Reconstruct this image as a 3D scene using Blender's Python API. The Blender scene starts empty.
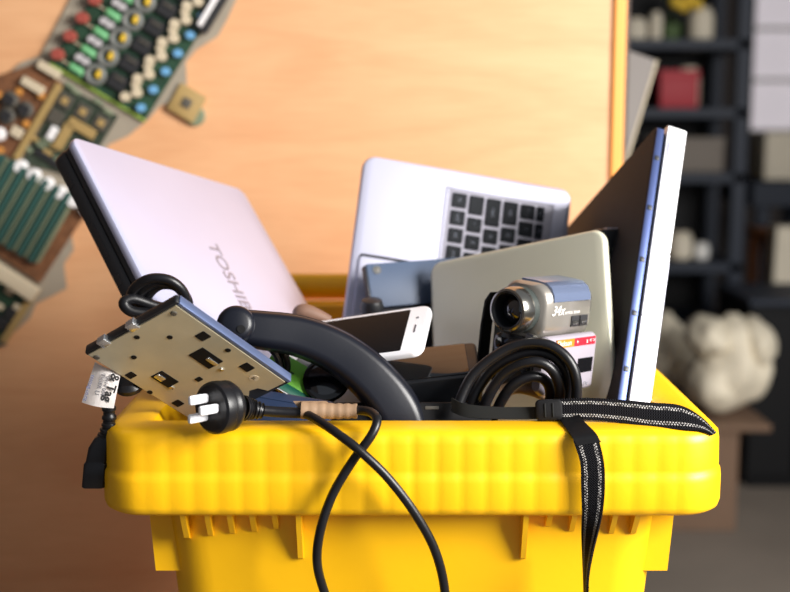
import bpy, bmesh, math, random
from mathutils import Vector, Matrix, noise
random.seed(7)
R = math.radians
scene = bpy.context.scene
col = scene.collection
V = Vector

# ------------------------------------------------------------------ camera
F_PX = 1200.0
CAM = V((0.0, -0.94, 1.165))
PITCH = R(8.3)
cd = bpy.data.cameras.new('camera'); cam = bpy.data.objects.new('camera', cd); col.objects.link(cam)
cam.location = CAM; cam.rotation_euler = (R(90) - PITCH, 0, 0)
cd.sensor_width = 36; cd.lens = F_PX / 790 * 36
cd.dof.use_dof = True; cd.dof.focus_distance = 1.0; cd.dof.aperture_fstop = 4.0
cd.clip_start = 0.02
scene.camera = cam

# ------------------------------------------------------------------ light
world = bpy.data.worlds.new('sky'); scene.world = world; world.use_nodes = True
bg = world.node_tree.nodes['Background']
bg.inputs[0].default_value = (0.80, 0.88, 1.0, 1); bg.inputs[1].default_value = 0.30
sl = bpy.data.lights.new('sun', 'SUN'); sun = bpy.data.objects.new('sun', sl); col.objects.link(sun)
sl.energy = 0.35; sl.angle = R(24); sl.color = (1.0, 0.93, 0.83)
SUN_FROM = V((0.62, -0.62, 0.72)).normalized()      # direction the sunlight comes from
sun.rotation_euler = SUN_FROM.to_track_quat('Z', 'Y').to_euler(); sun.location = (2, -2, 4)
al = bpy.data.lights.new('added_key_light', 'AREA'); key_l = bpy.data.objects.new('added_key_light', al); col.objects.link(key_l)
al.shape = 'RECTANGLE'; al.size = 1.1; al.size_y = 0.9; al.energy = 138; al.color = (1.0, 0.97, 0.93)     # area lamp added at the right front, in place of a doorway
key_l.location = (1.6, -0.85, 1.66); key_l.rotation_euler = (V((1.6, -0.85, 1.66)) - V((-0.1, 0.45, 1.05))).to_track_quat('Z', 'Y').to_euler()
vs = scene.view_settings
vs.view_transform = 'Standard'; vs.look = 'None'; vs.gamma = 1; vs.use_curve_mapping = False
vs.exposure = -0.12

# ------------------------------------------------------------------ projection helpers
FW = V((0, math.cos(PITCH), -math.sin(PITCH))); UP = V((0, math.sin(PITCH), math.cos(PITCH))); RT = V((1, 0, 0))
def ray(px, py): return FW + RT * ((px - 395) / F_PX) + UP * ((296 - py) / F_PX)
def P(px, py, Y):
    d = ray(px, py); return CAM + d * ((Y - CAM.y) / d.y)
def frame(o, x, y):
    """matrix with columns x, y, x cross y at o"""
    x = x.normalized(); y = (y - x * y.dot(x)).normalized(); z = x.cross(y)
    m = Matrix((x, y, z)).transposed().to_4x4(); m.translation = o
    return m
def fit(o, u, v, Y0, L, far=True):
    """flat thing: corner at pixel o (depth Y0), one edge of length L towards pixel u, the other, square to it, towards pixel v"""
    O = P(*o, Y0); d = ray(*u); w = CAM - O
    a = d.dot(d); b = 2 * d.dot(w); c = w.dot(w) - L * L
    disc = b * b - 4 * a * c
    if disc < 0: print('FIT too short', o, math.sqrt(-disc)); disc = 0
    t = (-b + math.sqrt(disc) * (1 if far else -1)) / (2 * a)
    Ue = CAM + d * t - O
    d2 = ray(*v); s = -w.dot(Ue) / d2.dot(Ue)
    Ve = CAM + d2 * s - O
    m = frame(O, Ue, Ve)
    print('FIT', o, 'U', [round(k, 3) for k in m.col[0][:3]], 'V', [round(k, 3) for k in m.col[1][:3]], 'lenV', round(Ve.length, 3),
          'Uend', [round(k, 3) for k in O + Ue], 'Vend', [round(k, 3) for k in O + Ve], 'O', [round(k, 3) for k in O])
    return m
def loc(m, px, py):
    """point of the plane z=0 of frame m seen at the pixel, in the frame's own coordinates"""
    n = m.col[2].to_3d(); o = m.translation; d = ray(px, py)
    t = (o - CAM).dot(n) / d.dot(n)
    return m.inverted() @ (CAM + d * t)

# ------------------------------------------------------------------ materials
MATS = {}
def mat(name, c, rough=0.5, metal=0.0, var=0.0, scale=20, bump=0.0, bscale=200, coat=0.0, emit=0.0, stretch=(1, 1, 1), spec=0.5, ior=None):
    m = bpy.data.materials.new(name); m.use_nodes = True; nt = m.node_tree; b = nt.nodes['Principled BSDF']
    b.inputs['Base Color'].default_value = (*c, 1); b.inputs['Roughness'].default_value = rough; b.inputs['Metallic'].default_value = metal
    b.inputs['Specular IOR Level'].default_value = spec
    if coat: b.inputs['Coat Weight'].default_value = coat; b.inputs['Coat Roughness'].default_value = 0.08
    if emit: b.inputs['Emission Color'].default_value = (*c, 1); b.inputs['Emission Strength'].default_value = emit
    tc = nt.nodes.new('ShaderNodeTexCoord'); mp = nt.nodes.new('ShaderNodeMapping'); mp.inputs['Scale'].default_value = stretch
    nt.links.new(tc.outputs['Object'], mp.inputs['Vector'])
    if var:
        n = nt.nodes.new('ShaderNodeTexNoise'); n.inputs['Scale'].default_value = scale; n.inputs['Detail'].default_value = 6
        nt.links.new(mp.outputs[0], n.inputs['Vector'])
        r = nt.nodes.new('ShaderNodeValToRGB')
        r.color_ramp.elements[0].position = 0.3; r.color_ramp.elements[1].position = 0.7
        r.color_ramp.elements[0].color = (*[max(0, k * (1 - var)) for k in c], 1); r.color_ramp.elements[1].color = (*[min(1, k * (1 + var)) for k in c], 1)
        nt.links.new(n.outputs['Fac'], r.inputs[0]); nt.links.new(r.outputs[0], b.inputs['Base Color'])
    if bump:
        n2 = nt.nodes.new('ShaderNodeTexNoise'); n2.inputs['Scale'].default_value = bscale; n2.inputs['Detail'].default_value = 3
        nt.links.new(mp.outputs[0], n2.inputs['Vector'])
        bp = nt.nodes.new('ShaderNodeBump'); bp.inputs['Strength'].default_value = bump; bp.inputs['Distance'].default_value = 0.002
        nt.links.new(n2.outputs['Fac'], bp.inputs['Height']); nt.links.new(bp.outputs[0], b.inputs['Normal'])
    MATS[name] = m
    return m
def s(r, g, b):
    f = lambda v: ((v / 255 + 0.055) / 1.055) ** 2.4 if v > 10 else v / 255 / 12.92
    return (f(r), f(g), f(b))

mat('yellow', s(246, 187, 8), 0.42, var=0.05, scale=9, bump=0.05, bscale=160)
mat('rubber', (0.006, 0.006, 0.0075), 0.36, var=0.2, scale=60, bump=0.05, bscale=300, spec=0.4)
mat('black_plastic', (0.010, 0.011, 0.014), 0.40, bump=0.04, bscale=500)
mat('black_matte', (0.005, 0.005, 0.006), 0.6, bump=0.05, bscale=400, spec=0.2)
mat('phone_screen', (0.006, 0.006, 0.007), 0.35, spec=0.06)
mat('black_gloss', (0.006, 0.006, 0.007), 0.06, spec=0.7)
mat('handle_plastic', (0.006, 0.007, 0.012), 0.34, bump=0.02, bscale=260, spec=0.35)
mat('lilac_lid', s(178, 180, 206), 0.34, 0.25, var=0.02, scale=12, coat=0.3)
mat('logo_grey', s(140, 138, 152), 0.35, 0.5)
mat('aluminium', s(178, 178, 196), 0.40, 0.30, bump=0.03, bscale=900)
mat('tray_shade', s(150, 148, 160), 0.45, 0.3)  # darker aluminium: shade of the sunken key well is in the colour
mat('key_black', (0.006, 0.008, 0.012), 0.6, spec=0.2)
mat('key_print', s(90, 96, 112), 0.5)
mat('blue_panel', s(62, 78, 104), 0.5, 0.0, var=0.12, scale=9)
mat('champagne', s(216, 214, 192), 0.36, 0.25, var=0.03, scale=8)
mat('dark_slate', s(44, 44, 47), 0.65, var=0.08, scale=30, bump=0.04, bscale=600, spec=0.12)
mat('sky_tint_metal', s(66, 80, 124), 0.35, 0.6)  # blue of the reflected sky put into the base colour
mat('white_plastic', s(240, 240, 245), 0.3, coat=0.2)
mat('white_soft', s(232, 230, 226), 0.55)
mat('paper', s(238, 234, 232), 0.7)
mat('ink', (0.02, 0.02, 0.022), 0.7)
mat('ink_grey', s(110, 110, 118), 0.7)
mat('ink_blue', s(90, 100, 140), 0.7)
mat('plate_steel', s(196, 187, 160), 0.40, 0.4, var=0.07, scale=35, bump=0.03, bscale=700)
mat('bright_steel', s(210, 212, 215), 0.22, 0.9)
mat('sky_tint_side', s(120, 135, 175), 0.3, 0.7)  # bluish because the sky's reflection is mixed into the colour
mat('camera_silver', s(146, 141, 134), 0.32, 0.5)
mat('camera_lilac', s(172, 165, 176), 0.36, 0.3)
mat('camera_bluetop', s(150, 165, 200), 0.22, 0.75)
mat('camera_dark', s(52, 58, 56), 0.45, bump=0.1, bscale=700)
mat('chrome', s(150, 147, 140), 0.2, 0.95)
mat('lens_glass', (0.004, 0.004, 0.008), 0.03, coat=1.0, spec=0.9)
mat('sticker_orange', s(235, 120, 25), 0.45)
mat('sticker_red', s(215, 25, 45), 0.45)
mat('tape_brown', s(150, 122, 96), 0.5, var=0.12, scale=120)
mat('brown_leather', s(122, 92, 76), 0.6, var=0.12, scale=60)
mat('green_card', s(122, 205, 66), 0.45)
mat('green_dark', s(10, 92, 72), 0.4)
mat('strap_thin', (0.008, 0.009, 0.009), 0.7, spec=0.3)
mat('navy_panel', s(34, 46, 70), 0.35, coat=0.2)
mat('pcb_green', s(32, 62, 44), 0.5, var=0.35, scale=70)
mat('pcb_dark', s(48, 58, 46), 0.5, var=0.35, scale=90)
mat('pcb_brown', s(112, 74, 48), 0.5, var=0.3, scale=80)
mat('pcb_edge', s(126, 150, 60), 0.5)
mat('chip_black', (0.02, 0.02, 0.022), 0.45)
mat('chip_grey', s(78, 74, 66), 0.5)
mat('comp_red', s(150, 70, 60), 0.5)
mat('comp_green', s(104, 168, 116), 0.45)
mat('comp_grey', s(178, 174, 176), 0.45)
mat('comp_beige', s(196, 182, 156), 0.5)
mat('comp_yellow', s(228, 190, 60), 0.5)
mat('comp_blue', s(104, 158, 200), 0.4)
mat('comp_tan', s(160, 134, 84), 0.5)
mat('comp_white', s(230, 228, 228), 0.45)
mat('comp_orange', s(190, 130, 60), 0.5)
mat('coil_grey', s(106, 108, 104), 0.45)
mat('slot_green', s(44, 78, 72), 0.4)
mat('slot_pale', s(118, 128, 104), 0.5)
mat('patch_grey', s(150, 140, 124), 0.85, var=0.12, scale=12, bump=0.2, bscale=60)
mat('shelf_navy', s(34, 41, 54), 0.55, spec=0.3)
mat('box_red', s(170, 40, 52), 0.6)
mat('cream', s(216, 206, 186), 0.7, var=0.05, scale=6)
mat('box_taupe', s(120, 112, 104), 0.8)
mat('card_brown', s(112, 88, 70), 0.8, var=0.08, scale=6)
mat('grey_board', s(118, 112, 108), 0.7)
mat('leaf_green', s(70, 92, 48), 0.6)
mat('bag_cream', s(222, 212, 190), 0.65, var=0.06, scale=14)
mat('wood_orange', s(176, 110, 60), 0.6, var=0.1, scale=10)
mat('room_wall', s(74, 68, 66), 0.9, var=0.06, scale=3)
mat('floor_concrete', s(122, 112, 102), 0.85, var=0.14, scale=2.5, bump=0.1, bscale=40)
mat('window_day', s(224, 216, 222), 0.6, emit=0.55)
mat('timber_strip', s(236, 160, 76), 0.55, var=0.10, scale=14, stretch=(1, 1, 0.08))

def plywood():
    m = bpy.data.materials.new('plywood'); m.use_nodes = True; nt = m.node_tree; b = nt.nodes['Principled BSDF']
    tc = nt.nodes.new('ShaderNodeTexCoord'); mp = nt.nodes.new('ShaderNodeMapping')
    mp.inputs['Rotation'].default_value = (0, R(24), 0); mp.inputs['Scale'].default_value = (1.3, 1.3, 5.0)
    nt.links.new(tc.outputs['Object'], mp.inputs['Vector'])
    n1 = nt.nodes.new('ShaderNodeTexNoise'); n1.inputs['Scale'].default_value = 2.2; n1.inputs['Detail'].default_value = 8; n1.inputs['Distortion'].default_value = 1.4
    mp2 = nt.nodes.new('ShaderNodeMapping'); mp2.inputs['Rotation'].default_value = (0, R(24), 0); mp2.inputs['Scale'].default_value = (6, 6, 90)
    nt.links.new(tc.outputs['Object'], mp2.inputs['Vector'])
    n2 = nt.nodes.new('ShaderNodeTexNoise'); n2.inputs['Scale'].default_value = 2.5; n2.inputs['Detail'].default_value = 5
    nt.links.new(mp.outputs[0], n1.inputs['Vector']); nt.links.new(mp2.outputs[0], n2.inputs['Vector'])
    r = nt.nodes.new('ShaderNodeValToRGB'); e = r.color_ramp.elements
    e[0].position = 0.30; e[0].color = (*s(212, 158, 114), 1); e[1].position = 0.72; e[1].color = (*s(222, 172, 128), 1)
    nt.links.new(n1.outputs['Fac'], r.inputs[0])
    r2 = nt.nodes.new('ShaderNodeValToRGB'); e = r2.color_ramp.elements
    e[0].position = 0.35; e[0].color = (0.93, 0.90, 0.87, 1); e[1].position = 0.6; e[1].color = (1, 1, 1, 1)
    nt.links.new(n2.outputs['Fac'], r2.inputs[0])
    mx = nt.nodes.new('ShaderNodeMix'); mx.data_type = 'RGBA'; mx.blend_type = 'MULTIPLY'; mx.inputs[0].default_value = 0.8
    nt.links.new(r.outputs[0], mx.inputs[6]); nt.links.new(r2.outputs[0], mx.inputs[7]); nt.links.new(mx.outputs[2], b.inputs['Base Color'])
    b.inputs['Roughness'].default_value = 0.5
    MATS['plywood'] = m
plywood()

def webbing():
    """woven black strap: fine ribs along its length, two rows of pale stitches (uv: x along in cm, y across 0..1)"""
    m = bpy.data.materials.new('webbing'); m.use_nodes = True; nt = m.node_tree; b = nt.nodes['Principled BSDF']; N = nt.nodes.new; L = nt.links.new
    def math_(op, a, c=None, d=None):
        n = N('ShaderNodeMath'); n.operation = op
        for i, k in enumerate((a, c, d)):
            if k is None: continue
            if isinstance(k, (int, float)): n.inputs[i].default_value = k
            else: L(k, n.inputs[i])
        return n.outputs[0]
    uv = N('ShaderNodeUVMap'); sp = N('ShaderNodeSeparateXYZ'); L(uv.outputs[0], sp.inputs[0]); u, v = sp.outputs[0], sp.outputs[1]
    rib = math_('SINE', math_('MULTIPLY', u, 2 * math.pi * 5.0))
    wv = math_('SINE', math_('MULTIPLY', v, 2 * math.pi * 9.0))
    tot = None
    for cpos in (0.17, 0.25, 0.75, 0.83):
        near = math_('LESS_THAN', math_('ABSOLUTE', math_('SUBTRACT', v, cpos)), 0.028)
        ph = 0.0 if cpos in (0.17, 0.75) else math.pi
        dash = math_('GREATER_THAN', math_('SINE', math_('ADD', math_('MULTIPLY', u, 2 * math.pi * 4.2), ph)), -0.1)
        k = math_('MULTIPLY', near, dash)
        tot = k if tot is None else math_('MAXIMUM', tot, k)
    mx = N('ShaderNodeMix'); mx.data_type = 'RGBA'
    mx.inputs[6].default_value = (0.005, 0.005, 0.007, 1); mx.inputs[7].default_value = (0.46, 0.44, 0.42, 1)
    L(tot, mx.inputs[0]); L(mx.outputs[2], b.inputs['Base Color']); b.inputs['Roughness'].default_value = 0.75; b.inputs['Specular IOR Level'].default_value = 0.12
    bp = N('ShaderNodeBump'); bp.inputs['Strength'].default_value = 0.8; bp.inputs['Distance'].default_value = 0.0008
    L(math_('ADD', math_('MULTIPLY', rib, wv), math_('MULTIPLY', rib, 0.6)), bp.inputs['Height']); L(bp.outputs[0], b.inputs['Normal'])
    MATS['webbing'] = m
webbing()

# ------------------------------------------------------------------ mesh helpers
def finish(name, bm, material, parent=None, smooth=40, m=None):
    bmesh.ops.recalc_face_normals(bm, faces=bm.faces)
    me = bpy.data.meshes.new(name); bm.to_mesh(me); bm.free()
    if smooth:
        for p in me.polygons: p.use_smooth = True
        me.set_sharp_from_angle(angle=R(smooth))
    if isinstance(material, str): me.materials.append(MATS[material])
    else:
        for k in material: me.materials.append(MATS[k])
    o = bpy.data.objects.new(name, me); col.objects.link(o)
    if m is not None: o.matrix_world = m
    if parent: o.parent = parent
    return o
def thing(name, label, cat, m=None, group=None):
    o = bpy.data.objects.new(name, None); col.objects.link(o); o.empty_display_size = 0.03
    if m is not None: o.matrix_world = m
    return tag(o, label, cat, group)
def tag(o, label=None, cat=None, group=None, kind=None):
    if label: o['label'] = label
    if cat: o['category'] = cat
    if group: o['group'] = group
    if kind: o['kind'] = kind
    return o
def rebase(o):
    """origin of a top-level mesh to the bottom centre of its box"""
    me = o.data; xs = [v.co for v in me.vertices]
    b = V(((min(c.x for c in xs) + max(c.x for c in xs)) / 2, (min(c.y for c in xs) + max(c.y for c in xs)) / 2, min(c.z for c in xs)))
    me.transform(Matrix.Translation(-b)); o.location = b
    return o
def loft(bm, rings, cap=True, closed=False):
    vr = [[bm.verts.new(p) for p in r] for r in rings]
    n = len(vr[0]); k = len(vr)
    for i in range(k if closed else k - 1):
        a, b = vr[i], vr[(i + 1) % k]
        for j in range(n):
            try: bm.faces.new((a[j], a[(j + 1) % n], b[(j + 1) % n], b[j]))
            except ValueError: pass
    if cap and not closed:
        bm.faces.new(vr[0][::-1]); bm.faces.new(vr[-1])
    return vr
def rrect(x0, x1, y0, y1, r, seg=5):
    r = max(1e-5, min(r, (x1 - x0) / 2 - 1e-5, (y1 - y0) / 2 - 1e-5)); out = []
    for cx, cy, a0 in ((x1 - r, y1 - r, 0), (x0 + r, y1 - r, 90), (x0 + r, y0 + r, 180), (x1 - r, y0 + r, 270)):
        for i in range(seg + 1):
            a = R(a0 + 90 * i / seg); out.append((cx + r * math.cos(a), cy + r * math.sin(a)))
    return out
def slab(bm, x0, x1, y0, y1, z0, z1, r=0.005, b=0.001, seg=5, bseg=2):
    """rounded-corner plate with softened edges, thickness along z"""
    rings = []
    b = min(b, (z1 - z0) / 2.01, (x1 - x0) / 2.2, (y1 - y0) / 2.2)
    rows = []
    for i in range(bseg + 1):
        a = R(90 * i / bseg); rows.append((b * (1 - math.sin(a)), z0 + b * (1 - math.cos(a))))
    for i in range(bseg + 1):
        a = R(90 * i / bseg); rows.append((b * (1 - math.cos(a)), z1 - b * (1 - math.sin(a))))
    for ins, z in rows:
        rings.append([V((x, y, z)) for x, y in rrect(x0 + ins, x1 - ins, y0 + ins, y1 - ins, max(r - ins, 0.0002), seg)])
    return loft(bm, rings)
def box(bm, x0, x1, y0, y1, z0, z1, m=None, b=0.0):
    vs_ = [bm.verts.new((m @ V(c)) if m else V(c)) for c in ((x0, y0, z0), (x1, y0, z0), (x1, y1, z0), (x0, y1, z0), (x0, y0, z1), (x1, y0, z1), (x1, y1, z1), (x0, y1, z1))]
    fs = [bm.faces.new([vs_[i] for i in f]) for f in ((0, 3, 2, 1), (4, 5, 6, 7), (0, 1, 5, 4), (1, 2, 6, 5), (2, 3, 7, 6), (3, 0, 4, 7))]
    if b:
        es = list({e for f in fs for e in f.edges})
        bmesh.ops.bevel(bm, geom=es, offset=b, segments=2, affect='EDGES', profile=0.5)
def catmull(pts, n=8, closed=False):
    pts = [V(p) for p in pts]; out = []; k = len(pts)
    for i in range(k if closed else k - 1):
        if closed: p0, p1, p2, p3 = pts[i - 1], pts[i], pts[(i + 1) % k], pts[(i + 2) % k]
        else:
            p1, p2 = pts[i], pts[i + 1]; p0 = pts[i - 1] if i else p1 * 2 - p2; p3 = pts[i + 2] if i + 2 < k else p2 * 2 - p1
        for j in range(n):
            t = j / n
            out.append(0.5 * (2 * p1 + (p2 - p0) * t + (2 * p0 - 5 * p1 + 4 * p2 - p3) * t * t + (3 * p1 - p0 - 3 * p2 + p3) * t ** 3))
    if not closed: out.append(pts[-1])
    return out
def tube(bm, pts, r, seg=10, n=8, closed=False, smooth=True, cap=True):
    """r: number or function of 0..1 along the path"""
    c = catmull(pts, n, closed) if smooth else [V(p) for p in pts]
    k = len(c); T = [((c[(i + 1) % k] if closed else c[min(i + 1, k - 1)]) - (c[i - 1] if (closed or i) else c[0])).normalized() for i in range(k)]
    N = T[0].orthogonal().normalized(); rings = []
    for i in range(k):
        N = (N - T[i] * N.dot(T[i])).normalized(); B = T[i].cross(N)
        rr = r(i / (k - 1)) if callable(r) else r
        rings.append([c[i] + (N * math.cos(2 * math.pi * j / seg) + B * math.sin(2 * math.pi * j / seg)) * rr for j in range(seg)])
    loft(bm, rings, cap, closed)
    return c
def lathe(bm, prof, m=None, seg=24, cap=True):
    """profile of (radius, height) turned about local z"""
    rings = []
    for r, z in prof:
        ring = [V((r * math.cos(2 * math.pi * j / seg), r * math.sin(2 * math.pi * j / seg), z)) for j in range(seg)]
        rings.append([m @ p for p in ring] if m else ring)
    loft(bm, rings, cap)
def zto(o, z, xh=V((1, 0, 0))):
    """matrix at o whose z axis is z"""
    z = z.normalized(); x = (xh - z * xh.dot(z)).normalized(); y = z.cross(x)
    m = Matrix((x, y, z)).transposed().to_4x4(); m.translation = o
    return m
def text(name, body, size, m, material, parent, sx=1.0, depth=0.0002, align='LEFT', shear=0.0, bold=0.0):
    """lettering as a mesh; m places it in its parent's coordinates (x reading direction, y up, z out of the surface)"""
    cu = bpy.data.curves.new(name, 'FONT'); cu.body = body; cu.size = size; cu.extrude = depth; cu.align_x = align; cu.align_y = 'CENTER'
    cu.resolution_u = 3; cu.shear = shear; cu.offset = bold
    t = bpy.data.objects.new('tmp', cu); col.objects.link(t)
    dg = bpy.context.evaluated_depsgraph_get(); me = bpy.data.meshes.new_from_object(t.evaluated_get(dg)); me.name = name
    bpy.data.objects.remove(t); bpy.data.curves.remove(cu)
    me.transform(m @ Matrix.Diagonal((sx, 1, 1, 1)))
    me.materials.clear(); me.materials.append(MATS[material])
    o = bpy.data.objects.new(name, me); col.objects.link(o); o.parent = parent
    return o
def ribbon(name, pairs, material, parent=None, th=0.0014, n=6, uvscale=100.0):
    """strap through pairs of edge points (top, bottom); uv x = cm along, y = 0..1 across"""
    A = catmull([p[0] for p in pairs], n); B = catmull([p[1] for p in pairs], n)
    k = len(A); bm = bmesh.new(); uvl = bm.loops.layers.uv.new('UVMap')
    ln = [0.0]
    for i in range(1, k): ln.append(ln[-1] + ((A[i] + B[i]) / 2 - (A[i - 1] + B[i - 1]) / 2).length)
    X = 4; rows = []
    for i in range(k):
        t = ((A[min(i + 1, k - 1)] + B[min(i + 1, k - 1)]) - (A[max(i - 1, 0)] + B[max(i - 1, 0)])).normalized()
        nn = t.cross(B[i] - A[i]).normalized() * (th / 2)
        rows.append(([bm.verts.new(A[i].lerp(B[i], j / X) + nn) for j in range(X + 1)], [bm.verts.new(A[i].lerp(B[i], j / X) - nn) for j in range(X + 1)]))
    def face(vs_, uvs):
        f = bm.faces.new(vs_)
        for l, q in zip(f.loops, uvs): l[uvl].uv = q
    for i in range(k - 1):
        u0, u1 = ln[i] * uvscale, ln[i + 1] * uvscale
        for sd in (0, 1):
            a, b = rows[i][sd], rows[i + 1][sd]
            for j in range(X): face((a[j], a[j + 1], b[j + 1], b[j]), ((u0, j / X), (u0, (j + 1) / X), (u1, (j + 1) / X), (u1, j / X)))
        for j in (0, X):
            face((rows[i][0][j], rows[i + 1][0][j], rows[i + 1][1][j], rows[i][1][j]), ((u0, 0.01), (u1, 0.01), (u1, 0.01), (u0, 0.01)))
    for i in (0, k - 1):
        a, b = rows[i]
        for j in range(X): face((a[j], a[j + 1], b[j + 1], b[j]), ((0, 0),) * 4)
    return finish(name, bm, material, parent, smooth=50)
def poly_prism(bm, pts, z0, z1, m=None):
    f = (lambda p: m @ p) if m else (lambda p: p)
    loft(bm, [[f(V((x, y, z0))) for x, y in pts], [f(V((x, y, z1))) for x, y in pts]])

# ================================================================== SETTING
YB = 0.80                                            # face of the plywood wall
RIM = 0.9175                                           # height of the bin's rim
bm = bmesh.new(); box(bm, -6, 7, -6, 7.2, -0.1, 0.0)
tag(finish('floor', bm, 'floor_concrete', smooth=0), 'grey brown concrete floor', 'floor', kind='structure')
xe = P(608, 200, YB).x
bm = bmesh.new(); box(bm, -3.2, xe, YB, YB + 0.035, 0, 2.62)
tag(finish('wall_back', bm, 'plywood', smooth=0), 'orange tan plywood sheet wall behind the bin', 'wall', kind='structure')
bm = bmesh.new(); box(bm, xe + 0.002, xe + 0.019, YB - 0.006, YB + 0.04, 0, 2.62, b=0.002)
tag(finish('trim_1', bm, 'timber_strip', smooth=0), 'bright orange timber strip edging the plywood wall', 'trim', kind='structure')
YW = 5.6                                             # far wall of the store room
WX0, WX1, WZ0, WZ1 = 1.92, 2.7, 1.11, 2.2           # its window
bm = bmesh.new()
for a in ((0.2, WX0, 0, 2.6), (WX1, 4.2, 0, 2.6), (WX0, WX1, 0, WZ0), (WX0, WX1, WZ1, 2.6)): box(bm, a[0], a[1], YW, YW + 0.12, a[2], a[3])
tag(finish('wall_far', bm, 'room_wall', smooth=0), 'dark far wall of the store room behind the shelves', 'wall', kind='structure')
bm = bmesh.new(); box(bm, 4.2, 4.3, 1.6, YW + 0.12, 0, 2.6)
tag(finish('wall_right', bm, 'room_wall', smooth=0), 'dark side wall of the store room', 'wall', kind='structure')
bm = bmesh.new(); box(bm, 0.30, 0.34, YB + 0.035, YW, 0, 2.6)
tag(finish('wall_left', bm, 'room_wall', smooth=0), 'partition wall behind the plywood sheet', 'wall', kind='structure')
bm = bmesh.new(); box(bm, 0.2, 4.3, 1.6, YW + 0.12, 2.6, 2.7)
tag(finish('ceiling', bm, 'room_wall', smooth=0), 'dark ceiling of the store room', 'ceiling', kind='structure')
bm = bmesh.new(); box(bm, -1.12, -1.02, -1.6, YB, 0, 2.62)  # unseen wall, added to block skylight from the left
tag(finish('wall_added', bm, 'room_wall', smooth=0), 'dark unseen wall added left of the plywood sheet', 'wall', kind='structure')
# window with white bars
w = thing('window_1', 'pale daylit window with white glazing bars beside the shelf', 'window', Matrix.Translation((WX0, YW, WZ0))); w['kind'] = 'structure'
W_, H_ = WX1 - WX0, WZ1 - WZ0
for i in range(3):
    for j in range(4):
        bm = bmesh.new(); box(bm, W_ * i / 3 + .01, W_ * (i + 1) / 3 - .01, 0.05, 0.056, H_ * j / 4 + .01, H_ * (j + 1) / 4 - .01)
        finish('pane', bm, 'window_day', w, smooth=0)
for i in range(4):
    bm = bmesh.new(); box(bm, W_ * i / 3 - .012, W_ * i / 3 + .012, 0.03, 0.07, 0, H_); finish('glazing_bar', bm, 'white_soft', w, smooth=0)
for j in range(5):
    bm = bmesh.new(); box(bm, 0, W_, 0.032, 0.068, H_ * j / 4 - .012, H_ * j / 4 + .012); finish('glazing_bar', bm, 'white_soft', w, smooth=0)

# ================================================================== YELLOW BIN
BX = 0.0143; HW = 0.2590; BD = 0.53                    # centre x, half width, depth of the rim's outer line
bin_ = thing('wheelie_bin', 'yellow plastic wheelie bin with a thick fluted rim, heaped with old electronics', 'bin', Matrix.Translation((BX, 0, 0)))
def outline(x0, x1, y0, y1, r, arc=8, step=None):
    """outline points with outward normals and a 'front' flag, counter-clockwise from the front left; fine steps on the straights"""
    out = []
    def straight(ax, ay, bx, by, nrm, tagv):
        L = math.hypot(bx - ax, by - ay); k = max(1, int(L / step)) if step else 1
        for i in range(k): out.append((ax + (bx - ax) * i / k, ay + (by - ay) * i / k, nrm[0], nrm[1], tagv))
    def arc_(cx, cy, a0):
        for i in range(arc):
            a = R(a0 + 90 * i / arc); out.append((cx + r * math.cos(a), cy + r * math.sin(a), math.cos(a), math.sin(a), 0))
    straight(x0 + r, y0, x1 - r, y0, (0, -1), 1); arc_(x1 - r, y0 + r, -90)
    straight(x1, y0 + r, x1, y1 - r, (1, 0), 2); arc_(x1 - r, y1 - r, 0)
    straight(x1 - r, y1, x0 + r, y1, (0, 1), 3); arc_(x0 + r, y1 - r, 90)
    straight(x0, y1 - r, x0, y0 + r, (-1, 0), 4); arc_(x0 + r, y0 + r, 180)
    return out
# rim: profile as (inset from the outer line, height below the top, how much of the flutes it shows)
prof = [(0.044, -0.075, 0), (0.044, -0.012, 0), (0.041, -0.002, 0), (0.036, 0.0, 0), (0.014, -0.001, 0), (0.007, -0.0025, .3), (0.0035, -0.006, 1), (0.0025, -0.012, 1), (0.002, -0.033, 1),
        (0.0022, -0.036, 1), (0.0006, -0.0385, 1), (0.0, -0.044, 1), (0.0, -0.064, 1), (0.0015, -0.069, .6), (0.006, -0.072, 0), (0.03, -0.072, 0)]
ol = outline(-HW, HW, 0, BD, 0.040, 10, 0.0033)
bm = bmesh.new(); rings = []
for x, y, nx, ny, fl in ol:
    sc = 0.0
    if fl in (1, 3): t = (x / 0.0198) % 1; sc = 0.0010 * (1 - math.sin(math.pi * t) ** 0.5)
    if fl in (2, 4): t = (y / 0.0198) % 1; sc = 0.0010 * (1 - math.sin(math.pi * t) ** 0.5)
    rings.append([V((x - nx * (i + sc * k), y - ny * (i + sc * k), RIM + z)) for i, z, k in prof])
loft(bm, rings, closed=True)
finish('rim', bm, 'yellow', bin_, smooth=50)
# tapering body, outside and inside
bm = bmesh.new(); rings = []
def level(z, inset, dy0=0.0):
    return [V((x, y, z)) for x, y, nx, ny, fl in outline(-HW + inset + .013, HW - inset - .013, inset + dy0, BD - inset, 0.04, 8)]
for z, ins in ((RIM - 0.06, .031), (RIM - 0.17, .040), (0.5, .058), (0.06, .085), (0.03, .10)): rings.append(level(z, ins))
for z, ins in ((0.045, .105), (0.5, .063), (RIM - .17, .046), (RIM - 0.05, .040)): rings.append(level(z, ins))
loft(bm, rings, cap=True)
finish('body', bm, 'yellow', bin_, smooth=50)
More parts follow.
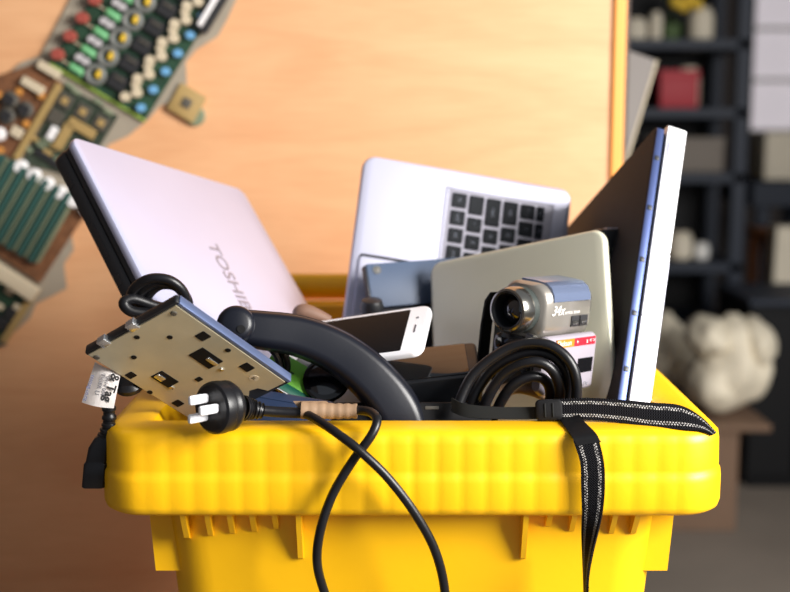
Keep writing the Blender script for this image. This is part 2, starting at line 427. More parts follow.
# gussets under the lip (pixel column, depth of the rib below the lip in m)
for px, dz in ((186, .028), (210, .026), (232, .024), (254, .022), (276, .020), (300, .046), (524, .046), (548, .018), (572, .022), (612, .024), (634, .024)):
    X = P(px, 520, 0.03).x - BX
    bm = bmesh.new()
    for sx in (1,):
        pr = [(0.012, RIM - .071), (0.05, RIM - .071), (0.05, RIM - .075 - dz - .006), (0.031, RIM - .072 - dz), (0.018, RIM - .072 - dz * .35)]
        loft(bm, [[V((X - .0022, a, b)) for a, b in pr], [V((X + .0022, a, b)) for a, b in pr]])
    finish('gusset', bm, 'yellow', bin_, smooth=0)
for sd in (-1, 1):
    bm = bmesh.new()
    pr = [(sd * (HW - .026), RIM - .071), (sd * (HW - .078), RIM - .071), (sd * (HW - .078), RIM - .137), (sd * (HW - .038), RIM - .137), (sd * (HW - .034), RIM - .086)]
    loft(bm, [[V((a, y, b)) for a, b in pr] for y in (.052, .066)])
    finish('corner_bracket', bm, 'yellow', bin_, smooth=0)
    bm = bmesh.new(); box(bm, sd * (HW - .062) - .012, sd * (HW - .062) + .004, .066, .17, RIM - .122, RIM - .071, b=.001)
    finish('side_rail', bm, 'yellow', bin_, smooth=0)
bm = bmesh.new(); slab(bm, -.21, .21, BD - .05, BD - .012, RIM - .02, RIM + .030, r=.006, b=.005)
finish('hinge_ledge', bm, 'yellow', bin_)
bm = bmesh.new()
tube(bm, [(-.20, BD, RIM + .045), (.20, BD, RIM + .045)], .016, seg=20, n=2, smooth=False)
finish('hinge_bar', bm, 'yellow', bin_)
for xx in (-.17, 0.0, .17):
    bm = bmesh.new(); slab(bm, xx - .012, xx + .012, BD - .03, BD + .012, RIM - .02, RIM + .045, r=.004, b=.003); finish('hinge_lug', bm, 'yellow', bin_)
print('rear rim py check')

# hidden mass of the heap: a dark computer case standing in the bin carries everything
cs = thing('computer_case', 'black computer case deep inside the bin beneath the heap', 'computer', Matrix.Translation((BX, 0.26, 0.047)))
bm = bmesh.new(); slab(bm, -.135, .135, -.14, .15, 0, .70, r=.01, b=.006); finish('housing', bm, 'black_matte', cs)
bm = bmesh.new(); slab(bm, -.12, .12, -.146, -.139, .02, .68, r=.008, b=.002); finish('front_panel', bm, 'black_plastic', cs)

# ================================================================== TOSHIBA-STYLE CLOSED LAPTOP
M1 = fit((70, 135), (243, 189), (147, 286), 0.220, 0.280, far=True)
lw, lh = 0.280, 0.285
t = thing('laptop', 'closed laptop with a glossy lilac silver lid leaning on the left side of the bin', 'laptop', M1)
bm = bmesh.new(); slab(bm, 0, lw, 0, lh, 0, .009, r=.012, b=.003); lid = finish('lid', bm, 'lilac_lid', t)
bm = bmesh.new(); slab(bm, .0015, lw - .0015, .0015, lh - .0015, .009, .0145, r=.012, b=.001); finish('screen_bezel', bm, 'black_plastic', t)
bm = bmesh.new(); slab(bm, .001, lw - .001, .001, lh - .001,   .0150, .031, r=.012, b=.003); base = finish('base', bm, 'black_plastic', t)
bm = bmesh.new(); slab(bm, .012, lw - .012, .012, lh - .012, .0140, .0165, r=.006, b=.0005); finish('hinge_gap', bm, 'black_matte', t)
for y0, y1 in ((.03, .045), (.09, .13), (.15, .162), (.175, .187)):
    bm = bmesh.new(); slab(bm, .0004, .004, y0, y1, .022, .028, r=.0005, b=.0003); finish('port', bm, 'black_gloss', base)
a = loc(M1, 211, 243); b_ = loc(M1, 262, 318)
print('logo', a, b_)
tm = Matrix(((0, 1, 0, a.x), (1, 0, 0, a.y), (0, 0, -1, 0), (0, 0, 0, 1)))
text('lettering', 'TOSHIBA', .0250, tm, 'logo_grey', lid, sx=1.02, depth=.0002, bold=.0004)

# ================================================================== ALUMINIUM LAPTOP BASE WITH KEYBOARD
M2 = fit((365, 154), (573, 190), (345, 310), 0.372, 0.240, far=True)
DX, DY = .240, .325
t = thing('laptop', 'open aluminium laptop base with black keys standing on its side against the bin back', 'laptop', M2)
bm = bmesh.new(); slab(bm, 0, DX, 0, DY, 0, .014, r=.014, b=.004); deck = finish('deck', bm, 'aluminium', t)
k0 = loc(M2, 447, 188); k1 = loc(M2, 553, 206); kx0, kx1, ky0 = k0.x, k1.x, k0.y
print('keys', k0, k1)
bm = bmesh.new(); slab(bm, kx0 + .002, kx1, ky0, ky0 + .272, -.0006, .0012, r=.003, b=.0003); finish('keyboard_tray', bm, 'tray_shade', t)
# recessed well: raised frame around the keys
for x0, x1, y0, y1 in ((kx0, kx0 + .002, ky0, ky0 + .274), (kx1, kx1 + .002, ky0, ky0 + .274), (kx0, kx1 + .002, ky0 - .002, ky0), (kx0, kx1 + .002, ky0 + .272, ky0 + .274)):
    bm = bmesh.new(); slab(bm, x0, x1, y0, y1, -.0016, .001, r=.0005, b=.0005); finish('well_edge', bm, 'aluminium', t)
kb = bpy.data.objects.new('keyboard', None); col.objects.link(kb); kb.parent = t
pit = (kx1 - kx0 - .006) / 5.5 * .925
rows_ = [  # x position (in key pitches from the palm rest), key depth, list of (width, print)
    (0.0, .82, [(1, 'fn'), (1, 'ctrl'), (1, 'alt'), (1.25, 'cmd'), (5, ''), (1.25, 'cmd'), (1, 'alt'), (1, ''), (1, ''), (1, '')]),
    (1.0, .82, [(1.25, ''), (1, '~ `'), (1, 'Z'), (1, 'X'), (1, 'C'), (1, 'V'), (1, 'B'), (1, 'N'), (1, 'M'), (1, ','), (1, '.'), (1, '/'), (2.25, '')]),
    (2.0, .82, [(1.75, 'caps'), (1, 'A'), (1, 'S'), (1, 'D'), (1, 'F'), (1, 'G'), (1, 'H'), (1, 'J'), (1, 'K'), (1, 'L'), (1, ';'), (1, "'"), (1.75, '')]),
    (3.0, .82, [(1.5, 'tab'), (1, 'Q'), (1, 'W'), (1, 'E'), (1, 'R'), (1, 'T'), (1, 'Y'), (1, 'U'), (1, 'I'), (1, 'O'), (1, 'P'), (1, '['), (1.0, ']')]),
    (4.0, .82, [(1, '+ -'), (1, '1'), (1, '2'), (1, '3'), (1, '4'), (1, '5'), (1, '6'), (1, '7'), (1, '8'), (1, '9'), (1, '0'), (1, '-'), (1.5, '')]),
    (5.0, .42, [(1, 'esc')] + [(1, 'F%d' % i) for i in range(1, 13)] + [(1, '')])]
KEY = {}
for xo, dp, keys in rows_:
    y = 0.12
    for wd, pr in keys:
        key = (wd, dp)
        if key not in KEY:
            bm = bmesh.new(); slab(bm, -pit * dp / 2, pit * dp / 2, -pit * (wd - .2) / 2, pit * (wd - .2) / 2, -.0026, -.0004, r=.0012, b=.0004, seg=2, bseg=1)
            o = finish('key', bm, 'key_black', kb, smooth=0); KEY[key] = o.data
        else:
            o = bpy.data.objects.new('key', KEY[key]); col.objects.link(o); o.parent = kb
        cx = kx0 + .0055 + pit * (xo + .5 * (dp / .82)); cy = ky0 + .0015 + pit * (y + (wd - .2) / 2)
        o.location = (cx, cy, 0)
        if pr and y < 5.3:
            # turned a quarter: reading direction is down the deck, letter tops point to the hinge
            tm = Matrix(((0, 1, 0, cx), (1, 0, 0, cy), (0, 0, -1, -.0026), (0, 0, 0, 1)))
            text('key_print', pr, pit * (.30 if dp > .5 else .22), tm, 'key_print', kb, align='CENTER', depth=.0001)
        y += wd
# trackpad with an open gap on its upper side
a = loc(M2, 361, 255); b_ = loc(M2, 396, 260)
bm = bmesh.new(); slab(bm, a.x - .002, a.x + .078, a.y - .002, a.y + .108, -.0004, .002, r=.004, b=.0002); finish('trackpad_gap', bm, 'black_matte', t)
bm = bmesh.new(); slab(bm, a.x - .002, a.x + .077, a.y + .0012, a.y + .107, -.0032, .001, r=.004, b=.0015); finish('trackpad', bm, 'aluminium', t)

# ================================================================== BLUE GREY PANEL
M3 = fit((366, 264), (450, 258), (372, 303), 0.300, 0.0945, far=True)
t = thing('metal_panel', 'thin blue grey metal panel with a corner screw, in front of the aluminium laptop', 'panel', M3)
bm = bmesh.new(); slab(bm, 0, .16, 0, .047, 0, .012, r=.002, b=.0008); finish('panel', bm, 'blue_panel', t)
bm = bmesh.new(); slab(bm, .003, .16, .049, .16, .002, .013, r=.002, b=.0008); finish('shaded_strip', bm, 'dark_slate', t)  # dark strip: the shade on an adjacent thing is in its colour
c = loc(M3, 377, 270)
bm = bmesh.new(); lathe(bm, [(.0046, -.0002), (.0046, .003)], Matrix.Translation((c.x, c.y, -.0005))); sc_ = finish('screw_well', bm, 'black_plastic', t)
bm = bmesh.new(); lathe(bm, [(.0012, -.0010), (.0022, -.0008), (.0024, .001)], Matrix.Translation((c.x, c.y, 0)), 14); finish('screw', bm, 'chip_grey', t)
bm = bmesh.new(); slab(bm, -.0016, 0, .001, .048, .001, .012, r=.0005, b=.0003); finish('edge_strip', bm, 'black_plastic', t)

# ================================================================== CHAMPAGNE LID
M4 = fit((604, 227), (429, 263), (615, 398), 0.195, 0.200, far=True)
lx = 0.200
M4 = frame(M4.translation + M4.col[0].to_3d() * lx, -M4.col[0].to_3d(), M4.col[1].to_3d())
t = thing('laptop', 'closed laptop with a plain champagne grey lid behind the camcorder', 'laptop', M4)
bm = bmesh.new(); slab(bm, 0, lx, 0, .26, 0, .010, r=.014, b=.004, bseg=3, seg=8); finish('lid', bm, 'champagne', t)
bm = bmesh.new(); slab(bm, .012, lx - .022, .006, .259, .0105, .024, r=.013, b=.003); finish('base', bm, 'champagne', t)

# ================================================================== RIGHT LAPTOP, EDGE ON
M5 = fit((657, 125), (568, 226), (617, 398), 0.26, 0.25, far=True)
n5 = M5.col[2].to_3d(); sgn = -1                     # thickness runs away from the dark face
print('right laptop normal', n5)
t = thing('laptop', 'thick laptop standing on edge with a dark slate face and bright white side', 'laptop', M5)
def zz(a, b): return (-b, -a)
L5 = .315; D5 = .265
bm = bmesh.new(); slab(bm, .0, D5, 0, L5, *zz(0, .0086), r=.008, b=.001); f5 = finish('screen_lid', bm, 'dark_slate', t)
bm = bmesh.new(); slab(bm, -.0012, .004, .003, L5 - .003, *zz(.0006, .0080), r=.001, b=.0004); st = finish('edge_strip', bm, 'sky_tint_metal', f5)
for k in range(6):
    bm = bmesh.new(); y = .035 + k * .056; slab(bm, -.002, .001, y, y + .005, *zz(.002, .0066), r=.0006, b=.0003); finish('screw', bm, 'black_plastic', f5)
bm = bmesh.new(); slab(bm, .002, D5 - .002, .002, L5 - .002, *zz(.0086, .0112), r=.008, b=.0005); finish('lid_gap', bm, 'black_matte', t)
for i, (y0, y1) in enumerate(((-.004, .1363), (.1367, .2053), (.2057, L5))):
    bm = bmesh.new(); slab(bm, -.002, D5, y0, y1, *zz(.0112, .031), r=.004 if i == 0 else .0006, b=.0008); bb = finish('side_panel', bm, 'white_plastic', t)
bm = bmesh.new(); slab(bm, -.003, .002, .016, .032, *zz(.013, .022), r=.001, b=.0004); finish('latch', bm, 'aluminium', t)
bm = bmesh.new(); slab(bm, .004, D5, .14, L5, *zz(.031, .034), r=.004, b=.001); finish('under_plate', bm, 'aluminium', t)

# black block showing behind the champagne lid
m = frame(P(601, 229, .27), V((1, .1, 0)), V((0, -.1, -1)))
t = thing('power_adapter', 'small black plastic box poking out behind the champagne lid', 'adapter', m)
bm = bmesh.new(); slab(bm, 0, .022, 0, .034, 0, .03, r=.003, b=.002); finish('housing', bm, 'black_plastic', t)
bm = bmesh.new(); slab(bm, .006, .019, -.0012, .001, .003, .012, r=.001, b=.0004); finish('top_plate', bm, 'aluminium', t)
bm = bmesh.new(); slab(bm, .019, .0205, .006, .016, -.001, .002, r=.0004, b=.0003); finish('side_clip', bm, 'bright_steel', t)

# ================================================================== CAMCORDER
ang = math.atan2(-.73, -.68)
lens_c = P(520, 309, .105)
mc = Matrix.Translation(lens_c) @ Matrix.Rotation(R(5), 4, 'Y') @ Matrix.Rotation(ang, 4, 'Z')
t = thing('camcorder', 'silver palm-size camcorder with a black lens, perched in the coiled cable', 'camcorder', mc @ Matrix.Diagonal((1.04, 1.04, 1.04, 1)) @ Matrix.Translation((0, 0, -.072)))
t0 = V((0, 0, .072))                                 # lens axis height above the base
def cb(name, material, parent, fn, smooth=40):
    bm = bmesh.new(); fn(bm); bmesh.ops.translate(bm, verts=bm.verts, vec=t0); return finish(name, bm, material, parent, smooth)
XF = Matrix.Rotation(R(90), 4, 'Y')                  # lathe axis z -> forward x
def sect(x, yl, yr, zb, zt, r): return [V((x, a, b)) for a, b in rrect(yl, yr, zb, zt, r, 6)]
up_ = cb('upper_housing', 'camera_silver', t, lambda bm: loft(bm, [sect(-.074, -.016, .018, -.018, .017, .012), sect(-.070, -.022, .024, -.024, .0215, .014), sect(-.03, -.023, .0255, -.026, .0235, .015), sect(-.006, -.023, .025, -.026, .0235, .016), sect(-.002, -.021, .0225, -.024, .0215, .016)]), 60)
cb('top_cover', 'camera_bluetop', up_, lambda bm: loft(bm, [[V((x, y, z + .0012)) for y, z in ((.0262, .008), (.0255, .0135), (.022, .0195), (.016, .0232), (.006, .0239), (-.010, .0239), (-.010, .020), (.015, .019), (.022, .010))] for x in (-.066, -.012)]), 60)
cb('eyecup', 'black_plastic', up_, lambda bm: loft(bm, [sect(-.084, -.012, .014, -.012, .014, .010), sect(-.080, -.016, .018, -.016, .018, .012), sect(-.072, -.016, .018, -.016, .018, .012)]), 60)
XL = XF @ Matrix.Diagonal((.88, .88, 1, 1))
ln_ = cb('lens_barrel', 'camera_dark', t, lambda bm: lathe(bm, [(.0215, -.004), (.0225, -.001), (.0225, .006)], XL, 40))
cb('lens_ring', 'chrome', ln_, lambda bm: lathe(bm, [(.0222, .004), (.0226, .006), (.0222, .014), (.0205, .018), (.0185, .0185), (.0172, .015), (.017, .006)], XL, 48), 30)
cb('lens_hood', 'black_plastic', ln_, lambda bm: lathe(bm, [(.0186, .016), (.0180, .0187), (.0165, .0180), (.0150, .010), (.0146, .006)], XL, 40, False))
cb('lens_glass', 'lens_glass', ln_, lambda bm: lathe(bm, [(.0150, .006), (.0135, .0085), (.010, .0108), (.005, .0122), (.0008, .0126)], XL, 32))
low = cb('lower_body', 'camera_silver', t, lambda bm: loft(bm, [sect(-.068, -.022, .018, -.072, -.02, .008), sect(-.064, -.024, .020, -.072, -.016, .008), sect(-.010, -.024, .020, -.072, -.016, .008), sect(-.004, -.022, .018, -.071, -.018, .010), sect(.000, -.018, .014, -.068, -.022, .010)]), 50)
md = cb('front_module', 'black_gloss', low, lambda bm: loft(bm, [sect(-.004, -.020, .013, -.052, -.022, .008), sect(.006, -.020, .013, -.052, -.022, .008), sect(.009, -.016, .009, -.049, -.025, .006)]))
tm = Matrix(((0, 0, 1, .0092), (1, 0, 0, -.004), (0, 1, 0, -.037 + .072), (0, 0, 0, 1)))
text('lettering', '700x', .0075, tm, 'white_soft', md, align='CENTER', depth=.0002)
cb('front_pillar', 'chrome', low, lambda bm: loft(bm, [sect(x, .010, .0195, -.06, -.018, .004) for x in (-.006, .003)]))
cb('grip', 'camera_dark', t, lambda bm: loft(bm, [sect(-.066, -.028, -.018, -.068, .004, .006), sect(-.060, -.031, -.018, -.070, .008, .009), sect(-.012, -.031, -.018, -.070, .008, .009), sect(-.004, -.028, -.018, -.068, .004, .006)]), 50)
cb('hand_strap', 'strap_thin', t, lambda bm: loft(bm, [[V((x, y, z)) for x in (-.008, .006)] + [V((x, y - .002, z)) for x in (.006, -.008)] for y, z in ((-.021, .011), (-.027, .010), (-.032, .002), (-.034, -.02), (-.034, -.05), (-.030, -.07))]))
lcd = cb('screen_panel', 'camera_lilac', t, lambda bm: loft(bm, [sect(-.074, .021, .029, -.064, -.026, .006), sect(-.072, .020, .0325, -.070, -.0195, .008), sect(-.004, .020, .0325, -.070, -.0195, .008), sect(.001, .021, .029, -.066, -.024, .008)]), 40)
def on_side(x, z, y=.0327): # frame on the side facing the photographer: reading direction is -x (towards the back), up is z
    return Matrix(((-1, 0, 0, x), (0, 0, 1, y), (0, 1, 0, z + .072), (0, 0, 0, 1)))
cb('sticker', 'sticker_orange', lcd, lambda bm: box(bm, -.038, -.012, .0325, .0330, -.0290, -.0220), 0)
cb('sticker', 'sticker_red', lcd, lambda bm: box(bm, -.070, -.038, .0325, .0330, -.0290, -.0220), 0)
text('lettering', 'Dickson', .0066, on_side(-.0128, -.0255, .0331), 'white_soft', lcd, depth=.0001, sx=.95)
for xx, c_ in ((-.041, '+'), (-.056, 'x'), (-.061, '<'), (-.066, '>')):
    text('lettering', c_, .0055, on_side(xx, -.0255, .0331), 'white_soft', lcd, depth=.0001)
cb('inset_window', 'black_gloss', lcd, lambda bm: box(bm, -.0695, -.047, .0322, .0329, -.0535, -.0405), 0)
text('lettering', 'DV', .005, on_side(-.059, -.064), 'ink_grey', lcd, depth=.0001)
text('lettering', '34x', .0118, on_side(-.0105, .0012, .0256), 'white_soft', up_, depth=.0003, shear=.3)
text('lettering', 'OPTICAL ZOOM', .0030, on_side(-.0295, -.0010, .0258), 'white_soft', up_, depth=.0003)
for xx in (-.046, -.059):
    bt = cb('button', 'chip_black', up_, lambda bm: loft(bm, [sect(xx - .0055, .024, .0262, -.0135, -.0040, .001), sect(xx + .0055, .024, .0262, -.0135, -.0040, .001)]))
    cb('button_cap', 'chrome', bt, lambda bm: loft(bm, [sect(xx - .0042, .025, .0270, -.0118, -.0080, .0008), sect(xx + .0042, .025, .0270, -.0118, -.0080, .0008)]))

# ================================================================== COILED CABLE IN FRONT OF THE CAMCORDER
turns = [((455, 412), (474, 374), (512, 347), (548, 345), (572, 366), (576, 400), (560, 432)),
         ((468, 412), (490, 372), (524, 353), (552, 356), (567, 376), (566, 405), (552, 432)),
         ((482, 412), (502, 376), (532, 362), (552, 370), (560, 392), (554, 412), (540, 434)),
         ((496, 412), (512, 386), (534, 376), (548, 384), (550, 402), (544, 420), (530, 436)),
         ((461, 420), (480, 380), (516, 358), (544, 352), (568, 378), (572, 408), (556, 438))]
pts = []
for i, tr in enumerate(turns):
    Yk = (.062, .072, .066, .074, .088)[i]
    for j, (px, py) in enumerate(tr): pts.append(P(px, py, Yk + .012 * math.sin(j * 1.1 + i) * .6))
    px, py = tr[-1]
    pts.append(P(520 + 4 * i, 452, .085)); pts.append(P(472 + 8 * i, 440, .085))
bm = bmesh.new(); tube(bm, pts[:-1], .0047, seg=12, n=7)
tag(rebase(finish('coiled_cable', bm, 'rubber')), 'thick black cable wound in a coil in front of the camcorder', 'cable')
bm = bmesh.new()
tube(bm, [P(500, 392, .10), P(520, 387, .10), P(545, 395, .10), P(560, 412, .1)], .006, n=6)
tag(rebase(finish('adapter_lead', bm, 'tape_brown')), 'olive brown lead glimpsed through the black cable coil', 'cable')

# ================================================================== CAMERA STRAP
def pr_(a, b, Ya, Yb): return (P(*a, Ya), P(*b, Yb))
st_ = thing('camera_strap', 'black woven camera strap with two rows of pale stitching lying over the bin rim', 'strap', Matrix.Identity(4))
ribbon('thin_strap', [pr_((452, 398), (452, 412), .060, .056), pr_((466, 404), (466, 417), .052, .048), pr_((498, 407), (498, 419), .046, .042), pr_((538, 407), (538, 419), .041, .037)], 'strap_thin', st_, th=.002)
ribbon('webbing_band', [pr_((556, 399), (556, 420), .040, .035), pr_((590, 398), (590, 420), .038, .032), pr_((622, 400), (622, 423), .036, .028), pr_((652, 403), (652, 428), .036, .020), pr_((680, 406), (682, 430), .036, .010), pr_((700, 417), (702, 431), .028, .008), pr_((716, 433), (712, 435), .016, .010)], 'webbing', st_, th=.0018)
jm = frame(P(535, 400, .0345), P(563, 399, .0325) - P(535, 400, .0345), V((0, -.18, -1)))
bm = bmesh.new(); slab(bm, 0, .0225, 0, .0175, 0, .006, r=.004, b=.002); jn = finish('leather_joint', bm, 'black_matte', st_, m=jm)
for xx in (.008, .0145):
    bm = bmesh.new(); slab(bm, xx - .0006, xx + .0006, .003, .0145, -.0008, .001, r=.0004, b=.0002); o = finish('stitch', bm, 'strap_thin', jn)
ribbon('leather_tab', [pr_((580, 416), (560, 420), .030, .034), pr_((586, 424), (565, 427), .012, .016), pr_((596, 434), (572, 437), -.004, -.002), pr_((601, 442), (577, 446), -.0075, -.006)], 'black_matte', st_, th=.0022)
ribbon('hanging_band', [pr_((598, 436), (573, 440), -.0055, -.0045), pr_((604, 462), (580, 462), -.010, -.008), pr_((605, 486), (581, 486), -.012, -.008), pr_((603, 510), (582, 510), -.014, -.008), pr_((598, 532), (582, 533), -.018, -.006), pr_((592, 556), (583, 556), -.020, -.004), pr_((588, 580), (584, 580), -.020, -.002), pr_((588, 610), (585, 612), -.018, .002)], 'webbing', st_, th=.0018)

# ================================================================== WHITE PHONE
M6 = fit((328, 318), (424, 305), (317, 350), 0.175, 0.100, far=True)
M6 = fit((424, 305), (328, 319), (414, 345), 0.150, 0.096, far=True)
Xd = -M6.col[0].to_3d(); Yd = M6.col[1].to_3d()
M6 = frame(M6.translation - Xd * .130, Xd, Yd)
t = thing('smartphone', 'white smartphone with a black screen lying tilted behind the curved black handle', 'phone', M6)
bm = bmesh.new(); slab(bm, 0, .138, 0, .067, 0, .0075, r=.010, b=.0022, bseg=3); bd = finish('body', bm, 'white_plastic', t)
bm = bmesh.new(); slab(bm, .017, .118, .0045, .0625, -.0003, .002, r=.001, b=.0002); finish('screen', bm, 'phone_screen', t)
bm = bmesh.new(); lathe(bm, [(.0013, -.0003), (.0013, .001)], Matrix.Translation((.127, .018, 0)), 12); finish('front_camera', bm, 'ink_grey', t)
bm = bmesh.new(); slab(bm, .1262, .1278, .028, .039, -.0003, .001, r=.0007, b=.0001); finish('earpiece', bm, 'ink_grey', t)
bm = bmesh.new(); lathe(bm, [(.005, -.0003), (.005, .001)], Matrix.Translation((.009, .033, 0)), 20); finish('home_button', bm, 'comp_grey', t)

# ================================================================== GLOSSY BLACK DEVICE
gm = frame(P(398, 350, .150), P(481, 341, .150) - P(398, 350, .150), V((0, -.90, -.42)))
t = thing('set_top_box', 'black box with a mirror-glossy sloping top beside the coiled cable', 'electronics', gm)
bm = bmesh.new(); slab(bm, -.02, .072, 0, .052, 0, .05, r=.006, b=.002); finish('housing', bm, 'black_plastic', t)
bm = bmesh.new(); slab(bm, -.018, .062, .002, .048, -.0012, .002, r=.003, b=.0004); finish('glossy_top', bm, 'black_gloss', t)
bm = bmesh.new(); loft(bm, [[V((.060 + .013 * math.cos(a) + k * .010, .030 + .024 * math.sin(a), .008 + .016 * math.cos(a * 1) * 0 + (.0 if k else -.006))) for a in [2 * math.pi * j / 20 for j in range(20)]] for k in (0, 1)]); finish('round_end', bm, 'black_plastic', t)
# dark flat adapter filling the mouth of the bin
am = frame(P(330, 402, .072), V((1, .02, 0)), V((0, -.35, -1)))
t = thing('power_brick', 'black power brick lying in the mouth of the bin behind the front rim', 'adapter', am)
bm = bmesh.new(); slab(bm, 0, .14, 0, .05, 0, .055, r=.006, b=.004); finish('housing', bm, 'black_matte', t)
bm = bmesh.new(); slab(bm, .082, .094, .004, .007, -.0006, .001, r=.0008, b=.0002); finish('indicator', bm, 'chip_grey', t)
nm = frame(P(222, 382, .085), V((1, -.05, -.16)), V((0, -.75, -.6)))
t = thing('plastic_cover', 'dark navy plastic cover under the curved handle', 'cover', nm)
bm = bmesh.new(); slab(bm, 0, .10, 0, .045, 0, .012, r=.004, b=.002); finish('cover', bm, 'navy_panel', t)
bm = bmesh.new(); slab(bm, .01, .09, .008, .010, -.0008, .001, r=.0008, b=.0002); finish('ridge', bm, 'navy_panel', t)

# ================================================================== ARCHED BLACK HANDLE
def sweep(bm, path, B, sec, n=10, scl=None):
    c = catmull(path, n); k = len(c); rings = []
    for i in range(k):
        T = (c[min(i + 1, k - 1)] - c[max(i - 1, 0)]).normalized(); N = B.cross(T).normalized(); Bq = T.cross(N)
        f = scl(i / (k - 1)) if scl else 1
        rings.append([c[i] + N * (a * f) + Bq * (b * f) for a, b in sec])
    loft(bm, rings)
hp = [((236, 328), .070), ((262, 331), .074), ((300, 337), .080), ((338, 353), .082), ((372, 380), .080), ((396, 412), .078), ((408, 450), .078)]
path = [P(*q, y) for q, y in hp]
Bh = V((.10, -.93, .36)).normalized()
t = thing('curved_handle', 'thick arched black plastic handle with a hinged end, behind the power plug', 'handle', Matrix.Identity(4))
sec = rrect(-.0165, .0165, -.014, .014, .008, 5)
bm = bmesh.new(); sweep(bm, path, Bh, sec, scl=lambda k: .86 + .46 * k); finish('arch', bm, 'handle_plastic', t, smooth=60)
rp = rrect(-.0022, .0022, -.0022, .0022, .001, 3)
off = []
cp = catmull(path, 4)
for i in range(len(cp)):
    T = (cp[min(i + 1, len(cp) - 1)] - cp[max(i - 1, 0)]).normalized(); N = Bh.cross(T).normalized(); f = .86 + .46 * i / (len(cp) - 1)
    if N.z < 0: N = -N
    off.append(cp[i] + N * .0160 * f - Bh * .002)
bm = bmesh.new(); tube(bm, off, .0032, seg=8, n=2); finish('top_rib', bm, 'handle_plastic', t)
kc = P(236, 325, .062)
km = zto(kc, V((.12, -.93, .30)))
bm = bmesh.new(); lathe(bm, [(.010, .0105), (.0145, .0085), (.0162, .004), (.0162, -.012), (.014, -.016)], km, 28); lug = finish('hinge_lug', bm, 'handle_plastic', t, smooth=50)
bm = bmesh.new(); lathe(bm, [(.0035, .004), (.0035, .0115)], km @ Matrix.Translation((.0045, -.005, 0)), 14); finish('pivot_hole', bm, 'black_matte', lug)

# brown leather tip and phone cradle
bm = bmesh.new(); tube(bm, [P(297, 320, .20), P(301, 312, .20), P(312, 314, .20), P(330, 321, .2)], lambda k: .005 + .003 * math.sin(k * math.pi), seg=10)
tag(rebase(finish('leather_pouch', bm, 'brown_leather')), 'small brown leather pouch peeping out between lilac laptop and white phone', 'pouch')
bm = bmesh.new(); lathe(bm, [(.006, 0), (.011, .004), (.012, .012), (.010, .018), (.004, .020)], zto(P(372, 317, .25), V((0, -.2, 1))), 20)
tag(rebase(finish('rounded_case', bm, 'black_plastic')), 'rounded black plastic case under the blue grey panel', 'case')

# ================================================================== GREEN CARD, LENS, CABLE LOOPS UNDER THE HANDLE
M7 = frame(P(276, 348, .112), P(336, 384, .108) - P(276, 348, .112), P(284, 374, .100) - P(276, 348, .112))
e1 = loc(M7, 318, 373).x; e2 = loc(M7, 286, 380)
t = thing('circuit_card', 'lime green card with a dark green edge glimpsed under the curved handle', 'card', M7)
bm = bmesh.new(); slab(bm, 0, .055, 0, .026, 0, .002, r=.001, b=.0003); finish('card', bm, 'green_card', t)
bm = bmesh.new(); slab(bm, 0, .055, .024, .032, -.0004, .0025, r=.001, b=.0003); finish('card_edge', bm, 'green_dark', t)
bm = bmesh.new(); slab(bm, .0, .052, .0318, .0335, -.0008, .003, r=.0005, b=.0002); finish('contact_strip', bm, 'bright_steel', t)
bm = bmesh.new(); slab(bm, .021, .034, -.007, .004, .001, .004, r=.001, b=.0003); finish('label', bm, 'comp_grey', t)
for k in range(2):
    bm = bmesh.new(); slab(bm, .012, .026, .012 + k * .006, .0135 + k * .006, -.0004, .0005, r=.0004, b=.0001); finish('print_line', bm, 'leaf_green', t)
lm = zto(P(326, 379, .098), V((-.1, -.8, .6)))
t = thing('webcam', 'round black webcam lens with a thin pale rim under the curved handle', 'camera', lm)
bm = bmesh.new(); lathe(bm, [(.018, .0015), (.0205, .001), (.021, -.004), (.018, -.008)], lm.inverted() @ lm, 28); finish('ring', bm, 'black_gloss', t)
bm = bmesh.new(); lathe(bm, [(.001, .003), (.010, .0026), (.0175, .0012), (.0178, 0)], None, 28); finish('lens', bm, 'lens_glass', t)
for k, (px, py, rr, yy) in enumerate(((262, 366, 28, .095), (258, 368, 24, .090), (254, 368, 31, .100))):
    bm = bmesh.new()
    tube(bm, [P(px + rr * math.cos(a) * .9, py + rr * math.sin(a), yy + .010 * math.sin(a)) for a in [2 * math.pi * j / 10 for j in range(10)]], .0032, seg=8, closed=True, n=5)
    tag(rebase(finish('cable_loop', bm, 'rubber')), ('glossy black cable loop between metal drive and green card', 'inner thin black cable loop beside the metal drive', 'outer thin black cable loop behind the metal drive')[k], 'cable', 'cable loops behind the drive')

# ================================================================== METAL OPTICAL DRIVE
M8 = fit((176, 301), (291, 382), (84, 353), -0.03, 0.135, far=True)
c_ = loc(M8, 84, 353); print('drive L', c_)
dw, dh = .135, c_.y
t = thing('disk_drive', 'slim disk drive with a perforated steel plate propped over the bin corner', 'drive', M8)
bm = bmesh.new()
pl = [(.004, .003), (dw - .022, .003), (dw - .016, .008), (dw - .004, .010), (dw - .004, .020), (dw - .010, .030), (dw - .004, .038), (dw - .004, dh - .008), (dw - .014, dh - .002), (.012, dh - .002), (.004, dh - .008)]
pl = [(.003, .003), (dw - .004, .003), (dw - .004, .022), (dw - .012, .026), (dw - .014, .034), (dw - .004, .044), (dw - .004, dh - .010), (dw - .012, dh - .002), (.003, dh - .002)]
poly_prism(bm, pl, -.0012, .0004); plate = finish('steel_plate', bm, 'plate_steel', t, smooth=0)
bm = bmesh.new(); slab(bm, 0, dw, 0, dh, 0, .0075, r=.002, b=.0008); finish('chassis', bm, 'black_plastic', t)
bm = bmesh.new(); slab(bm, .003, dw - .001, -.0012, .002, -.0008, .0072, r=.0005, b=.0003); finish('side_rail', bm, 'sky_tint_side', t)
